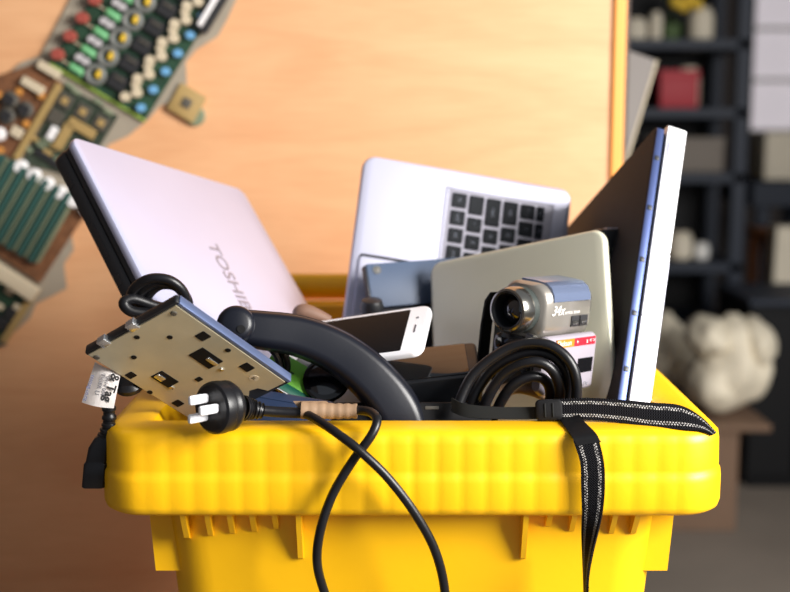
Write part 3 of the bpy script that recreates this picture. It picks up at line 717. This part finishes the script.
for px, py in ((127, 316), (101, 334)):
    q = loc(M8, px, py + 6); bm = bmesh.new(); slab(bm, -.004, .0045, q.y - .0045, q.y + .0045, -.0022, .0040, r=.0008, b=.0004); finish('clip', bm, 'bright_steel', t)
def hole(px0, py0, wx, wy, kind='rect'):
    q = loc(M8, px0, py0); bm = bmesh.new()
    if kind == 'round': lathe(bm, [(wx, -.0016), (wx, .0002)], Matrix.Translation((q.x, q.y, 0)), 16)
    else: slab(bm, q.x - wx / 2, q.x + wx / 2, q.y - wy / 2, q.y + wy / 2, -.0016, .0002, r=.0008, b=.0001, seg=2, bseg=1)
    return finish('slot' if kind != 'round' else 'screw_hole', bm, 'black_matte', plate)
for px, py in ((137, 336), (170, 336), (134, 356), (228, 349), (150, 391), (246, 396)): hole(px, py, .0024, 0, 'round')
for a_ in ((203, 335, .009, .010), (131, 374, .007, .008), (199, 378, .005, .006), (178, 402, .008, .008), (247, 366, .010, .009), (206, 357, .024, .016), (165, 378, .020, .013)): hole(*a_)
for px, py in ((174, 312), (97, 356)):
    q = loc(M8, px, py); bm = bmesh.new(); lathe(bm, [(.0022, -.0022), (.0028, -.0016), (.0028, 0)], Matrix.Translation((q.x, q.y, 0)), 14); finish('screw', bm, 'chip_grey', plate)
for px, py, a_, b_ in ((212, 360, .012, .004), (160, 376, .009, .006), (222, 368, .004, .003), (172, 386, .004, .003)):
    q = loc(M8, px, py); bm = bmesh.new(); slab(bm, q.x - a_ / 2, q.x + a_ / 2, q.y - b_ / 2, q.y + b_ / 2, -.0022, -.0012, r=.001, b=.0002); finish('tab', bm, 'bright_steel', plate)
q = loc(M8, 254, 377); bm = bmesh.new(); lathe(bm, [(.0042, -.0014), (.0042, -.001)], Matrix.Translation((q.x, q.y, 0)), 20); sk = finish('round_sticker', bm, 'comp_beige', plate)
text('lettering', 'SL', .0045, Matrix(((1, 0, 0, q.x), (0, -1, 0, q.y), (0, 0, -1, -.0015), (0, 0, 0, 1))), 'ink', plate, align='CENTER', depth=.0001)
# thick cable bundle behind the drive
pts = []
for i, (ax, ay, rx, ry) in enumerate(((154, 300, 25, 22), (158, 303, 22, 21), (163, 306, 19, 22))):
    for j in range(8):
        a = 2 * math.pi * j / 8 + math.pi * .9
        pts.append(P(ax + rx * math.cos(a) + 1.5 * j, ay + ry * math.sin(a), .105 + .004 * i + .012 * math.sin(a)))
bm = bmesh.new(); tube(bm, pts, .0046, seg=10, n=6); 
tag(rebase(finish('cable_bundle', bm, 'rubber')), 'glossy black cable bundled in loops above the disk drive', 'cable')
bm = bmesh.new(); tube(bm, [P(176, 318, .1), P(150, 314, .098), P(131, 311, .094), P(124, 303, .094), P(133, 299, .098), P(152, 305, .104), P(176, 312, .11)], .0050, seg=10, n=6)
tag(rebase(finish('cable_end', bm, 'rubber')), 'short bend of black cable poking out beside the lilac laptop', 'cable')

# ================================================================== POWER CORD WITH PLUG
axis = V((-.64, -.76, .05)).normalized()              # the pins point this way
pc = P(214, 408, -.014)
pm = zto(pc, axis)
t = thing('plug_lead', 'black power lead with a white-pinned round plug, looping down the yellow bin front', 'power lead', pm)
bm = bmesh.new(); lathe(bm, [(.0185, .0035), (.0205, .002), (.0212, -.001), (.0212, -.006), (.0200, -.0075), (.0200, -.010), (.0206, -.0115), (.0206, -.014), (.0180, -.018), (.013, -.021), (.008, -.022)], None, 40); pg = finish('plug', bm, 'rubber', t, smooth=35)
def flat_pin(x, y, rot):
    bm = bmesh.new(); slab(bm, -.0038, .0038, -.0022, .0022, 0, .019, r=.0021, b=.0018, seg=4)
    bmesh.ops.transform(bm, matrix=pm_in @ Matrix.Translation((x, y, .003)) @ Matrix.Rotation(rot, 4, 'Z'), verts=bm.verts)
    return finish('pin', bm, 'white_plastic', pg)
pm_in = Matrix.Rotation(R(0), 4, 'Z')
# three blades of the plug
for x, y, r_ in ((-.0040, .0080, R(90)), (-.0048, -.0066, R(90)), (.0080, .0012, R(90))): flat_pin(x, y, r_)
inv = pm.inverted()
def cord(name, pts_, r, material, parent=pg, seg=12, n=8):
    bm = bmesh.new(); tube(bm, [inv @ p for p in pts_], r, seg=seg, n=n); return finish(name, bm, material, t if parent is None else parent)
back = pc - axis * .012
relief = [P(240, 408, .004), P(250, 409, .012), P(262, 411, .016)]
bm = bmesh.new(); rl = catmull(relief, 12)
tube(bm, [inv @ p for p in rl], lambda k: .0100 - .0045 * k + .0013 * (1 if int(k * 24) % 4 < 2 else 0), seg=16, smooth=False); finish('strain_relief', bm, 'rubber', t)
YF = -.0065
cord('cord', [P(255, 410, .014), P(278, 412, .018), P(300, 413, .020), P(306, 414, .019)], .0044, 'rubber', None)
cord('cord', [P(300, 408, .020), P(335, 409, .022), P(356, 410, .020), P(370, 412, .012), P(377, 420, .000), P(371, 436, -.008), P(352, 462, -.011), P(333, 494, -.014), P(321, 528, -.018), P(317, 560, -.016), P(323, 588, -.010), P(336, 620, -.008), P(358, 660, -.006), P(392, 672, -.004), P(428, 650, -.004), P(444, 618, -.006), P(444, 585, -.010), P(434, 548, -.014), P(414, 512, -.018), P(388, 478, -.020), P(360, 451, -.019), P(338, 434, -.011), P(322, 423, .000), P(310, 416, .012), P(303, 413, .022)], .0038, 'rubber', None, n=10)
bm = bmesh.new(); tube(bm, [inv @ P(301, 410, .020), inv @ P(330, 411, .021), inv @ P(357, 411, .020)], lambda k: .0072 - .0012 * k + .0004 * math.sin(k * 40), seg=12, n=10)
tp = finish('tape_wrap', bm, 'tape_brown', t)
bm = bmesh.new()
for q_ in (P(294, 402, .020), P(332, 403, .024)): pass
loft(bm, [[inv @ P(a_, b_, .022 + dd) for a_, b_ in ((293, 401), (326, 401), (340, 410), (301, 412))] for dd in (0, .0012)])
finish('tape_flap', bm, 'tape_brown', t, smooth=0)

# ================================================================== HANGING CONNECTOR LEAD WITH TAG
tip = P(95, 486, .03)
t = thing('connector_lead', 'black appliance connector hanging beside the bin corner with a white test tag', 'cable', Matrix.Translation(tip))
ti = Matrix.Translation(-tip)
def ring_(cx, cy, wpx, dm, r=.003, Y=.03, tilt=0):
    c0 = P(cx, cy, Y); w2 = (P(cx + wpx / 2, cy, Y) - c0).length
    return [ti @ (c0 + V((a_, b_, a_ * tilt))) for a_, b_ in rrect(-w2, w2, -dm, dm, r, 4)]
bm = bmesh.new(); loft(bm, [ring_(95, 486, 21, .0075), ring_(95, 484.5, 23, .0085), ring_(97, 462, 23, .0085), ring_(97, 461, 21, .008), ring_(98, 459, 21, .008), ring_(100, 446, 20, .008), ring_(103, 437, 15, .0065), ring_(106, 434, 12, .005)]); finish('connector', bm, 'rubber', t, smooth=40)
rr_ = catmull([P(105, 437, .03), P(109, 424, .03), P(109, 404, .03)], 14)
bm = bmesh.new(); tube(bm, [ti @ p for p in rr_], lambda k: .0055 - .0008 * k + (.0011 if int(k * 28) % 6 < 3 else 0), seg=14, smooth=False); finish('strain_relief', bm, 'rubber', t)
bm = bmesh.new(); tube(bm, [ti @ p for p in (P(109, 408, .03), P(108, 390, .032), P(114, 372, .045), P(135, 352, .085), P(150, 330, .100), P(152, 312, .104))], .0036, seg=10); finish('cord', bm, 'rubber', t)
# folded paper tag
tA, tB, tC, tD = P(95, 362, .030), P(121, 372, .030), P(114, 408, .024), P(82, 402, .024)
bm = bmesh.new(); g1 = []; K = 8
for j in range(K + 1):
    v_ = j / K; a_, b_ = tA.lerp(tD, v_), tB.lerp(tC, v_); g1.append([ti @ (a_.lerp(b_, i / K) + V((0, -.0045 * math.sin(math.pi * i / K) - .001 * v_, 0))) for i in range(K + 1)])
vv = [[bm.verts.new(p) for p in r_] for r_ in g1]
for j in range(K):
    for i in range(K): bm.faces.new((vv[j][i], vv[j][i + 1], vv[j + 1][i + 1], vv[j + 1][i]))
ext = bmesh.ops.solidify(bm, geom=bm.faces[:], thickness=.0006)
tg = finish('paper_tag', bm, 'paper', t, smooth=60)
fd = frame(tA, tD - tA, tB - tA); zt = fd.col[2].to_3d()
# reading direction runs down the tag, letter tops point right
dn = (tD - tA).normalized(); rt_ = ((tB - tA) - dn * (tB - tA).dot(dn)).normalized(); outn = dn.cross(rt_)
def tagtext(body, px, py, size, material, bold=0):
    o_ = ti @ (P(px, py, .022) ); mm = Matrix((dn, rt_, outn)).transposed().to_4x4(); mm.translation = o_
    text('lettering', body, size, mm, material, tg, align='CENTER', depth=.0001, bold=bold)
tagtext('& Tag', 111, 388, .0100, 'ink', .0003)
tagtext('0414 004', 105, 386, .0044, 'ink_grey'); tagtext('TIGER LI', 100, 384, .0050, 'ink_grey'); tagtext('testtag.co.nz', 89, 388, .0044, 'ink_blue')
bm = bmesh.new(); lathe(bm, [(.007, -.004), (.012, -.002), (.013, .003), (.009, .007)], zto(P(129, 385, .050), V((0, -.5, .85))), 20)
tag(rebase(finish('rubber_plug', bm, 'rubber')), 'round black rubber stopper beneath the disk drive above the bin corner', 'stopper')

# ================================================================== CIRCUIT BOARDS ON THE PLYWOOD
def W(px, py, off=0.0): return P(px, py, YB - off)
gp = [(-40, 96), (-4, 84), (22, 62), (40, 56), (70, 0), (86, -40), (250, -40), (238, -4), (228, 18), (218, 36), (196, 50), (186, 62), (187, 84), (178, 98), (160, 106), (148, 120), (128, 136), (108, 145), (96, 175), (80, 214), (72, 236), (74, 250), (64, 264), (67, 288), (52, 296), (36, 304), (30, 318), (10, 336), (6, 346), (-40, 352)]
bm = bmesh.new(); loft(bm, [[W(a_, b_, .001) for a_, b_ in gp], [W(a_, b_, .0045) for a_, b_ in gp]])  # thin grey sheet with a ragged outline on the plywood
tag(rebase(finish('grey_patch', bm, 'patch_grey', smooth=0)), 'ragged grey patch on the plywood under the circuit boards', 'glue patch')
CACHE = {}
def comp(root, mi, name, key, builder, material, px, py, rot=0.0, z=0.0):
    k = (key, material)
    if k not in CACHE:
        bm = bmesh.new(); builder(bm); o = finish(name, bm, material, root, smooth=40); CACHE[k] = o.data
    else:
        o = bpy.data.objects.new(name, CACHE[k]); col.objects.link(o); o.parent = root
    q = mi @ W(px, py, .0); o.location = (q.x, q.y, z); o.rotation_euler = (0, 0, rot)
    return o
PX = (W(301, 60) - W(300, 60)).length                 # metres per pixel on the wall
def cyl(r, h): return lambda bm: lathe(bm, [(r, 0), (r, h * .85), (r * .85, h)], None, 12)
def blk(w_, d_, h_, b_=.0008): return lambda bm: slab(bm, -w_ / 2, w_ / 2, -d_ / 2, d_ / 2, 0, h_, r=.001, b=b_, seg=2, bseg=1)
def board(name, label, corners, material, thick=.004, base=.005):
    """corners: pixel points; local x along the first edge"""
    o0 = W(*corners[0], base + thick); x = W(*corners[1], base + thick) - o0
    m_ = frame(o0, x, V((0, -1, 0)).cross(x))         # local z towards the room
    root = thing(name, label, 'circuit board', m_, 'circuit boards on the plywood')
    mi = m_.inverted(); bm = bmesh.new()
    pts_ = [(mi @ W(*c_, base + thick)) for c_ in corners]
    loft(bm, [[V((p.x, p.y, -thick)) for p in pts_], [V((p.x, p.y, 0)) for p in pts_]]); finish('board', bm, material, root, smooth=0)
    return root, mi
DA = math.atan2(-.515, .857)
# dark green board with rows of parts
rt, mi = board('circuit_board', 'dark green circuit board with rows of toroids and green resistors', [(50, 63), (145, 120), (242, -35), (118, -40)], 'pcb_green')
p0, p1 = mi @ W(50, 63), mi @ W(145, 120)
bm = bmesh.new(); slab(bm, 0, (W(145, 120) - W(50, 63)).length, -.003, .001, -.004, .001, r=.0005, b=.0003); finish('board_edge', bm, 'pcb_edge', rt)
def torus(Rr, r_, h):
    def f(bm):
        loft(bm, [[V(((Rr + r_ * math.cos(b_)) * math.cos(a_), (Rr + r_ * math.cos(b_)) * math.sin(a_), h + r_ * math.sin(b_))) for b_ in [2 * math.pi * j / 8 for j in range(8)]] for a_ in [2 * math.pi * i / 20 for i in range(20)]], closed=True)
    return f
for i in range(7):
    dx, dy = 12.2 * i, -18 * i
    def at(name, key, bl, mt, px, py, rot=0, z=0): return comp(rt, mi, name, key, bl, mt, px + dx, py + dy, rot, z)
    at('capacitor', 'redcap', cyl(.0085, .016), 'comp_red', 61, 55)
    at('resistor', 'gres', blk(.024, .011, .010, .004), 'comp_green', 79, 70)
    at('lead_wire', 'lead', blk(.016, .002, .004), 'comp_beige', 68, 63)
    at('capacitor', 'wcap', cyl(.0055, .012), 'comp_grey', 82, 58); at('capacitor', 'wcap', cyl(.0055, .012), 'comp_grey', 88, 62)
    at('toroid', 'tor', torus(.0115, .0045, .006), 'coil_grey', 98, 75)
    at('core', 'core', blk(.009, .014, .010, .002), 'comp_yellow', 102, 74)
    at('transistor', 'trn', blk(.026, .022, .008), 'chip_black', 120, 82); at('heat_tab', 'tab', blk(.016, .004, .010), 'chip_grey', 122, 79)
    at('capacitor', 'bcap', cyl(.0072, .014), 'comp_beige', 128, 97); at('capacitor', 'bcap', cyl(.0072, .014), 'comp_beige', 139, 93); at('capacitor', 'bcap2', cyl(.006, .012), 'comp_beige', 138, 85)
    at('indicator', 'led', cyl(.006, .012), 'comp_blue', 143, 108)
bm = bmesh.new()
o = comp(rt, mi, 'connector', 'conn', blk(.075, .022, .012), 'chip_black', 215, 8, math.atan2(30, 22) - R(55) + R(58) - DA * 0 + R(32), 0)
o = comp(rt, mi, 'connector_bar', 'connb', blk(.062, .007, .016), 'comp_white', 213, 8, o.rotation_euler.z, 0)
# mid board with square chips
rt, mi = board('circuit_board', 'olive green circuit board with square chips between brown board and toroid board', [(66, 85), (118, 116), (80, 178), (22, 163)], 'pcb_dark')
for px, py in ((67, 101), (85, 112), (103, 123)):
    comp(rt, mi, 'chip', 'qfp', blk(.021, .021, .004), 'chip_grey', px, py); comp(rt, mi, 'chip_die', 'die', blk(.010, .010, .006), 'comp_tan', px, py)
comp(rt, mi, 'chip', 'qfp', blk(.021, .021, .004), 'chip_grey', 58, 117)
comp(rt, mi, 'chip_frame', 'lfr', blk(.042, .014, .006), 'comp_tan', 84, 128); comp(rt, mi, 'chip_frame', 'lfr2', blk(.014, .040, .006), 'comp_tan', 66, 136)
comp(rt, mi, 'jumper', 'jmp', blk(.010, .020, .008), 'comp_white', 55, 133, R(0))
for i, (px, py) in enumerate(((43, 145), (50, 152), (60, 160), (36, 138), (48, 141), (57, 147), (30, 149))): comp(rt, mi, 'resistor', 'smr', blk(.014, .006, .004), 'comp_tan' if i % 2 else 'slot_pale', px, py)
for px, py in ((78, 92), (100, 102), (110, 112), (72, 86)): comp(rt, mi, 'resistor', 'smr', blk(.014, .006, .004), 'slot_pale', px, py)
for px, py in ((44, 160), (56, 168), (68, 176)): comp(rt, mi, 'chip', 'sochip', blk(.020, .009, .005), 'chip_black', px, py - 6)
# brown board
rt, mi = board('circuit_board', 'brown circuit board crowded with black chips and orange parts', [(-40, 88), (40, 62), (62, 84), (8, 171), (-40, 148)], 'pcb_brown')
br_rot = -math.atan2((W(40, 62) - W(-40, 88)).z, (W(40, 62) - W(-40, 88)).x)
for px, py in ((13, 100), (10, 116), (28, 110)): comp(rt, mi, 'coil', 'coilb', torus(.008, .005, .005), 'chip_grey', px, py); comp(rt, mi, 'chip', 'smch', blk(.015, .015, .012), 'chip_black', px, py, br_rot + DA)
for px, py in ((36, 86), (52, 70)): comp(rt, mi, 'connector', 'pale', blk(.034, .012, .010), 'comp_beige', px, py, br_rot + DA)
for px, py in ((2, 95), (29, 124), (3, 150), (22, 92), (44, 96), (-6, 120)): comp(rt, mi, 'capacitor', 'orc', blk(.009, .009, .008), 'comp_orange', px, py, br_rot + DA)
comp(rt, mi, 'capacitor', 'pcap', cyl(.010, .014), 'comp_white', 2, 134); comp(rt, mi, 'capacitor', 'pcap2', blk(.016, .014, .010), 'comp_beige', 20, 132, br_rot + DA)
q0 = mi @ W(4, 172); 
comp(rt, mi, 'edge_rail', 'rail', blk(.125, .010, .006), 'comp_tan', 40, 122, br_rot + R(57.5))
# board with long slots
rt, mi = board('circuit_board', 'brown circuit board with a row of long dark green slots', [(14, 174), (84, 216), (40, 283), (-40, 231), (-40, 153)], 'pcb_brown')
for i in range(8):
    px, py = 60 - 11 * i + 2, 228 - 6.2 * i
    comp(rt, mi, 'memory_slot', 'slot', blk(.0085, .115, .016), 'slot_green', px - 8, py - 4 + 2, R(0))
    comp(rt, mi, 'slot_edge', 'slote', blk(.004, .112, .012), 'slot_pale', px - 3, py - 1 + 2, R(0))
for i in range(6):
    comp(rt, mi, 'capacitor', 'wht', cyl(.0095, .014), 'comp_white', 24 + 13.2 * i - 0, 166 + 8.6 * i)
# lower green board
rt, mi = board('circuit_board', 'bright green circuit board with a white connector, lowest on the plywood', [(-40, 238), (36, 288), (4, 340), (-40, 352)], 'pcb_green')
bm = bmesh.new(); L_ = (W(40, 291) - W(-40, 238)).length; slab(bm, 0, L_, -.018, .004, 0, .016, r=.003, b=.002); finish('connector', bm, 'comp_beige', rt)
bm = bmesh.new(); loft(bm, [[mi @ W(a_, b_, oo) for a_, b_ in ((34, 286), (40, 291), (6, 344), (0, 340))] for oo in (.004, .016)]); finish('board_edge', bm, 'comp_tan', rt, smooth=0)
for px, py in ((12, 290), (2, 305), (-8, 296), (20, 306)): comp(rt, mi, 'resistor', 'smr2', blk(.012, .008, .006), 'comp_beige', px, py)
for px, py in ((4, 322), (14, 312), (-10, 318)): comp(rt, mi, 'chip', 'smch2', blk(.018, .018, .006), 'chip_black', px, py)
# tan processor glued by itself
pr0 = W(187, 103, .006)
m_ = frame(pr0, W(204, 112) - W(187, 102), V((0, -1, 0)).cross(W(204, 112) - W(187, 102)))
t = thing('processor_chip', 'single tan square processor chip glued to the plywood apart from the circuit boards', 'chip', m_)
bm = bmesh.new(); slab(bm, -.021, .021, -.021, .021, -.005, .004, r=.002, b=.0006); finish('package', bm, 'comp_tan', t)
bm = bmesh.new(); slab(bm, -.007, .007, -.007, .007, .004, .0052, r=.001, b=.0003); finish('die', bm, 'chip_grey', t)
bm = bmesh.new(); lathe(bm, [(.015, -.005), (.015, -.002), (.013, 0)], Matrix.Translation((.018, -.010, 0)), 20); finish('glue_blob', bm, 'slot_pale', t)

# ================================================================== STORE ROOM ON THE RIGHT
YS = 3.30
def SX(px, Y=YS): return P(px, 100, Y).x
def SZ(py, Y=YS): return P(700, py, Y).z
sh = thing('shelf_unit', 'tall dark navy open shelf unit in the store room', 'shelf', Matrix.Translation((SX(700), YS, 0)))
X0, X1 = SX(610) - SX(700), SX(750) - SX(700)
for xx in (X0, X1 - .05):
    for yy in (0, .36):
        bm = bmesh.new(); box(bm, xx, xx + .05, yy, yy + .05, 0, 1.95, b=.004); finish('post', bm, 'shelf_navy', sh, smooth=0)
for py in (44, 113, 178, 268, 330):
    z = SZ(py); bm = bmesh.new(); box(bm, X0, X1, .0, .41, z - .018, z + .018, b=.003); finish('shelf_board', bm, 'shelf_navy', sh, smooth=0)
bm = bmesh.new(); box(bm, X0, X1, .405, .415, 0.05, 1.95); finish('back_panel', bm, 'black_matte', sh, smooth=0)
def shelf_thing(name, label, cat, px, py_base, w_, h_, material, kind='box', d_=.12):
    z = SZ(py_base) + .0185; t_ = thing(name, label, cat, Matrix.Translation((SX(px), YS + .12, z)))
    bm = bmesh.new()
    if kind == 'box':
        slab(bm, -w_ / 2, w_ / 2, -d_ / 2, d_ / 2, 0, h_, r=.004, b=.003); finish('carton', bm, material, t_)
        bm = bmesh.new(); slab(bm, -w_ / 2 - .003, w_ / 2 + .003, -d_ / 2 - .003, d_ / 2 + .003, h_ - .025, h_ + .002, r=.004, b=.002); finish('lid', bm, material, t_)
    else:
        lathe(bm, [(w_ * .38, 0), (w_ * .5, h_ * .1), (w_ * .5, h_ * .7), (w_ * .42, h_ * .9), (w_ * .3, h_ * .95)], None, 24); finish('vessel', bm, material, t_)
        bm = bmesh.new(); lathe(bm, [(w_ * .33, h_ * .93), (w_ * .36, h_ * .95), (w_ * .36, h_), (w_ * .25, h_)], None, 24); finish('neck', bm, material, t_)
    return t_
shelf_thing('storage_box', 'dark red box on the second shelf', 'box', 683, 113, .135, .13, 'box_red')
shelf_thing('jar', 'squat cream jar at the end of the top shelf beside the plywood', 'jar', 640, 44, .085, .078, 'cream', 'pot')
shelf_thing('bottle', 'slim cream bottle next to the green plant on the top shelf', 'bottle', 661, 44, .046, .10, 'cream', 'pot')
shelf_thing('vase', 'broad cream vase on the top shelf right of the plant', 'vase', 707, 44, .088, .115, 'cream', 'pot')
shelf_thing('pitcher', 'cream pitcher standing behind the red box', 'pitcher', 705, 113, .085, .15, 'cream', 'pot').location.y += .13
shelf_thing('storage_box', 'wide taupe box on the middle shelf', 'box', 692, 178, .27, .12, 'box_taupe')
shelf_thing('mug', 'pale mug on the lower shelf', 'mug', 694, 240, .085, .10, 'cream', 'pot').location.z = SZ(268) + .0185
shelf_thing('bowl', 'small white bowl beside the pale mug', 'bowl', 716, 268, .055, .06, 'white_soft', 'pot')
shelf_thing('storage_box', 'dark brown crate on the lower shelf under the mug', 'crate', 655, 268, .09, .09, 'wood_orange')
# plant with yellow flowers on the top shelf
pz = SZ(44) + .0185; t = thing('potted_plant', 'green potted plant with yellow flowers on the top shelf', 'plant', Matrix.Translation((SX(679), YS + .16, pz)))
bm = bmesh.new(); lathe(bm, [(.03, 0), (.038, .06), (.035, .06)], None, 20); finish('pot', bm, 'leaf_green', t)
for i in range(22):
    a = random.uniform(0, 6.28); r_ = random.uniform(.0, .022); h_ = random.uniform(.07, .20); bm = bmesh.new()
    c0 = V((r_ * math.cos(a), r_ * math.sin(a), h_)); d_ = V((math.cos(a), math.sin(a), random.uniform(-.2, .9))).normalized() * .045; sd = d_.cross(V((0, 0, 1))).normalized() * .014
    loft(bm, [[c0, c0 + V((0, 0, .001))], ] and [[c0 - sd * .2, c0 + sd * .2, c0 + sd * .2 + V((0, 0, .001)), c0 - sd * .2 + V((0, 0, .001))], [c0 + d_ * .5 - sd, c0 + d_ * .5 + sd, c0 + d_ * .5 + sd + V((0, 0, .001)), c0 + d_ * .5 - sd + V((0, 0, .001))], [c0 + d_ - sd * .1, c0 + d_ + sd * .1, c0 + d_ + sd * .1 + V((0, 0, .001)), c0 + d_ - sd * .1 + V((0, 0, .001))]])
    finish('leaf', bm, 'leaf_green', t, smooth=0)
for px, py in ((684, 6), (690, -2), (676, 2), (697, 4)):
    q = P(px, py, YS + .07) - t.location; bm = bmesh.new(); bmesh.ops.create_icosphere(bm, subdivisions=2, radius=.022)
    for v_ in bm.verts: v_.co *= 1 + .25 * noise.noise(v_.co * 60)
    bmesh.ops.translate(bm, verts=bm.verts, vec=q); finish('flower', bm, 'comp_yellow', t)
# grey board leaning behind the timber strip
m_ = frame(P(600, 40, 1.25), P(657, 60, 1.25) - P(600, 40, 1.25), P(628, 150, 1.20) - P(657, 60, 1.25))
t = thing('leaning_board', 'tilted grey board standing behind the timber strip', 'board', m_)
wq = loc(m_, 656, 60).x
bm = bmesh.new(); slab(bm, -.12, wq, 0, .5, 0, .02, r=.004, b=.002); finish('panel', bm, 'grey_board', t)
bm = bmesh.new(); slab(bm, wq, wq + .004, 0, .5, -.001, .021, r=.002, b=.001); finish('edge_band', bm, 'comp_beige', t)
# white plastic bundle on a cardboard box
YC = 2.35
bx0 = P(640, 425, YC); bx1 = P(772, 425, YC); zt_ = P(730, 425, YC).z
t = thing('cardboard_box', 'brown cardboard box on the floor with a cream bundle on top', 'box', Matrix.Translation(((bx0.x + bx1.x) / 2, YC + .2, 0)))
hw = (bx1.x - bx0.x) / 2
bm = bmesh.new(); box(bm, -hw, hw * .55, -.18, .18, 0, zt_ - .02, b=.004); finish('carton', bm, 'card_brown', t, smooth=0)
bm = bmesh.new(); box(bm, -hw, hw, -.2, .2, zt_ - .02, zt_, b=.003); finish('top_flap', bm, 'card_brown', t, smooth=0)
def blob(bm, c, r, seed, amp=.17):
    g = bmesh.ops.create_icosphere(bm, subdivisions=4, radius=1.0)
    for v_ in g['verts']:
        d_ = v_.co.copy(); k = 1 + amp * noise.noise(d_ * 1.6 + V((seed, 0, 0))) + amp * .5 * abs(noise.noise(d_ * 4 + V((0, seed, 0))))
        v_.co = V((c[0] + d_.x * r[0] * k, c[1] + d_.y * r[1] * k, c[2] + d_.z * r[2] * k))
def bundle(name, label, lobes, Y):
    t_ = thing(name, label, 'bag', Matrix.Translation((P(lobes[0][0], 420, Y).x, Y + .2, zt_)))
    ii = t_.matrix_world.inverted() if False else Matrix.Translation(-V((P(lobes[0][0], 420, Y).x, Y + .2, zt_)))
    bm = bmesh.new()
    for i, (px, py, rx, ry) in enumerate(lobes[1:]):
        c0 = ii @ P(px, py, Y + .15); k = (Y + 1.09) / F_PX; blob(bm, c0, (rx * k, .11, ry * k), i * 3.7 + 1)
    o_ = finish('wrapping', bm, 'bag_cream', t_, smooth=80); o_.location.z = -min(v_.co.z for v_ in o_.data.vertices); return t_
bundle('plastic_bag', 'crumpled cream plastic bag heaped on the cardboard box', [(728,), (732, 372, 36, 46), (706, 345, 20, 20), (752, 352, 20, 26), (712, 392, 26, 28)], YC)
bd_ = bundle('plastic_bag', 'smaller pale plastic bag beside the bin rim, left of the big bag', [(668,), (664, 390, 24, 32), (680, 410, 22, 22)], YC + .3)
# wall side clutter right of the shelf
YR = 3.9
def flat(name, label, cat, px0, px1, py0, py1, Y, d_, material, extra=None):
    a_, b_ = P(px0, py1, Y), P(px1, py0, Y); t_ = thing(name, label, cat, Matrix.Translation(((a_.x + b_.x) / 2, Y, a_.z)))
    bm = bmesh.new(); slab(bm, -(b_.x - a_.x) / 2, (b_.x - a_.x) / 2, 0, d_, 0, b_.z - a_.z, r=.01, b=.006); finish('body', bm, material, t_)
    return t_
c0 = P(752, 215, YR); c1 = P(840, 180, YR)
t = thing('work_bench', 'dark work bench right of the shelf unit', 'bench', Matrix.Translation(((c0.x + c1.x) / 2, YR, 0)))
hw = (c1.x - c0.x) / 2; zc = P(770, 182, YR).z
bm = bmesh.new(); box(bm, -hw, hw, 0, .5, zc - .10, zc, b=.004); finish('bench_top', bm, 'shelf_navy', t, smooth=0)
for xx in (-hw + .03, hw - .08):
    for yy in (.03, .42): bm = bmesh.new(); box(bm, xx, xx + .05, yy, yy + .05, 0, zc - .10); finish('leg', bm, 'shelf_navy', t, smooth=0)
flat('paper_stack', 'cream stack of paper on the dark bench below the window', 'paper', 764, 800, 132, 180, YR + .05, .3, 'cream')
a_, b_ = P(753, 300, 2.75), P(850, 300, 2.75)
t = thing('low_cabinet', 'low black cabinet on the floor right of the cream bag', 'cabinet', Matrix.Translation(((a_.x + b_.x) / 2, 2.95, 0)))
hw = (b_.x - a_.x) / 2
bm = bmesh.new(); box(bm, -hw, hw, -.18, .2, .03, a_.z - .02, b=.004); finish('carcass', bm, 'black_matte', t, smooth=0)
bm = bmesh.new(); box(bm, -hw - .01, hw + .01, -.2, .2, a_.z - .02, a_.z, b=.004); finish('top', bm, 'shelf_navy', t, smooth=0)
for sd in (-1, 1): bm = bmesh.new(); box(bm, min(sd * .005, sd * (hw - .005)), max(sd * .005, sd * (hw - .005)), -.195, -.18, .05, a_.z - .04, b=.002); finish('door', bm, 'black_matte', t, smooth=0)
bm = bmesh.new(); box(bm, -hw + .02, hw - .02, -.16, .18, 0, .03); finish('plinth', bm, 'black_matte', t, smooth=0)
ch = thing('wooden_stool', 'orange wooden stool under the dark bench', 'stool', Matrix.Translation((P(785, 240, 3.6).x, 3.6, 0)))
zs = P(770, 232, 3.6).z
bm = bmesh.new(); slab(bm, -.08, .16, -.02, .26, zs - .03, zs, r=.02, b=.005); finish('seat', bm, 'wood_orange', ch)
for xx in (-.07, .12):
    for yy in (0.0, .21): bm = bmesh.new(); box(bm, xx, xx + .035, yy, yy + .035, 0, zs - .03); finish('leg', bm, 'wood_orange', ch, smooth=0)
a_ = P(780, 268, 3.5)
t = thing('paper_bag', 'white paper bag standing in front of the wooden stool', 'bag', Matrix.Translation((a_.x, 3.45, 0)))
bm = bmesh.new(); loft(bm, [[V((x_, y_, z_)) for x_, y_ in rrect(-.05 - k, .07 + k, -.05, .05, .006, 2)] for z_, k in ((0, .01), (.3, .012), (P(780, 226, 3.45).z, 0))]); finish('bag_body', bm, 'cream', t, smooth=0)
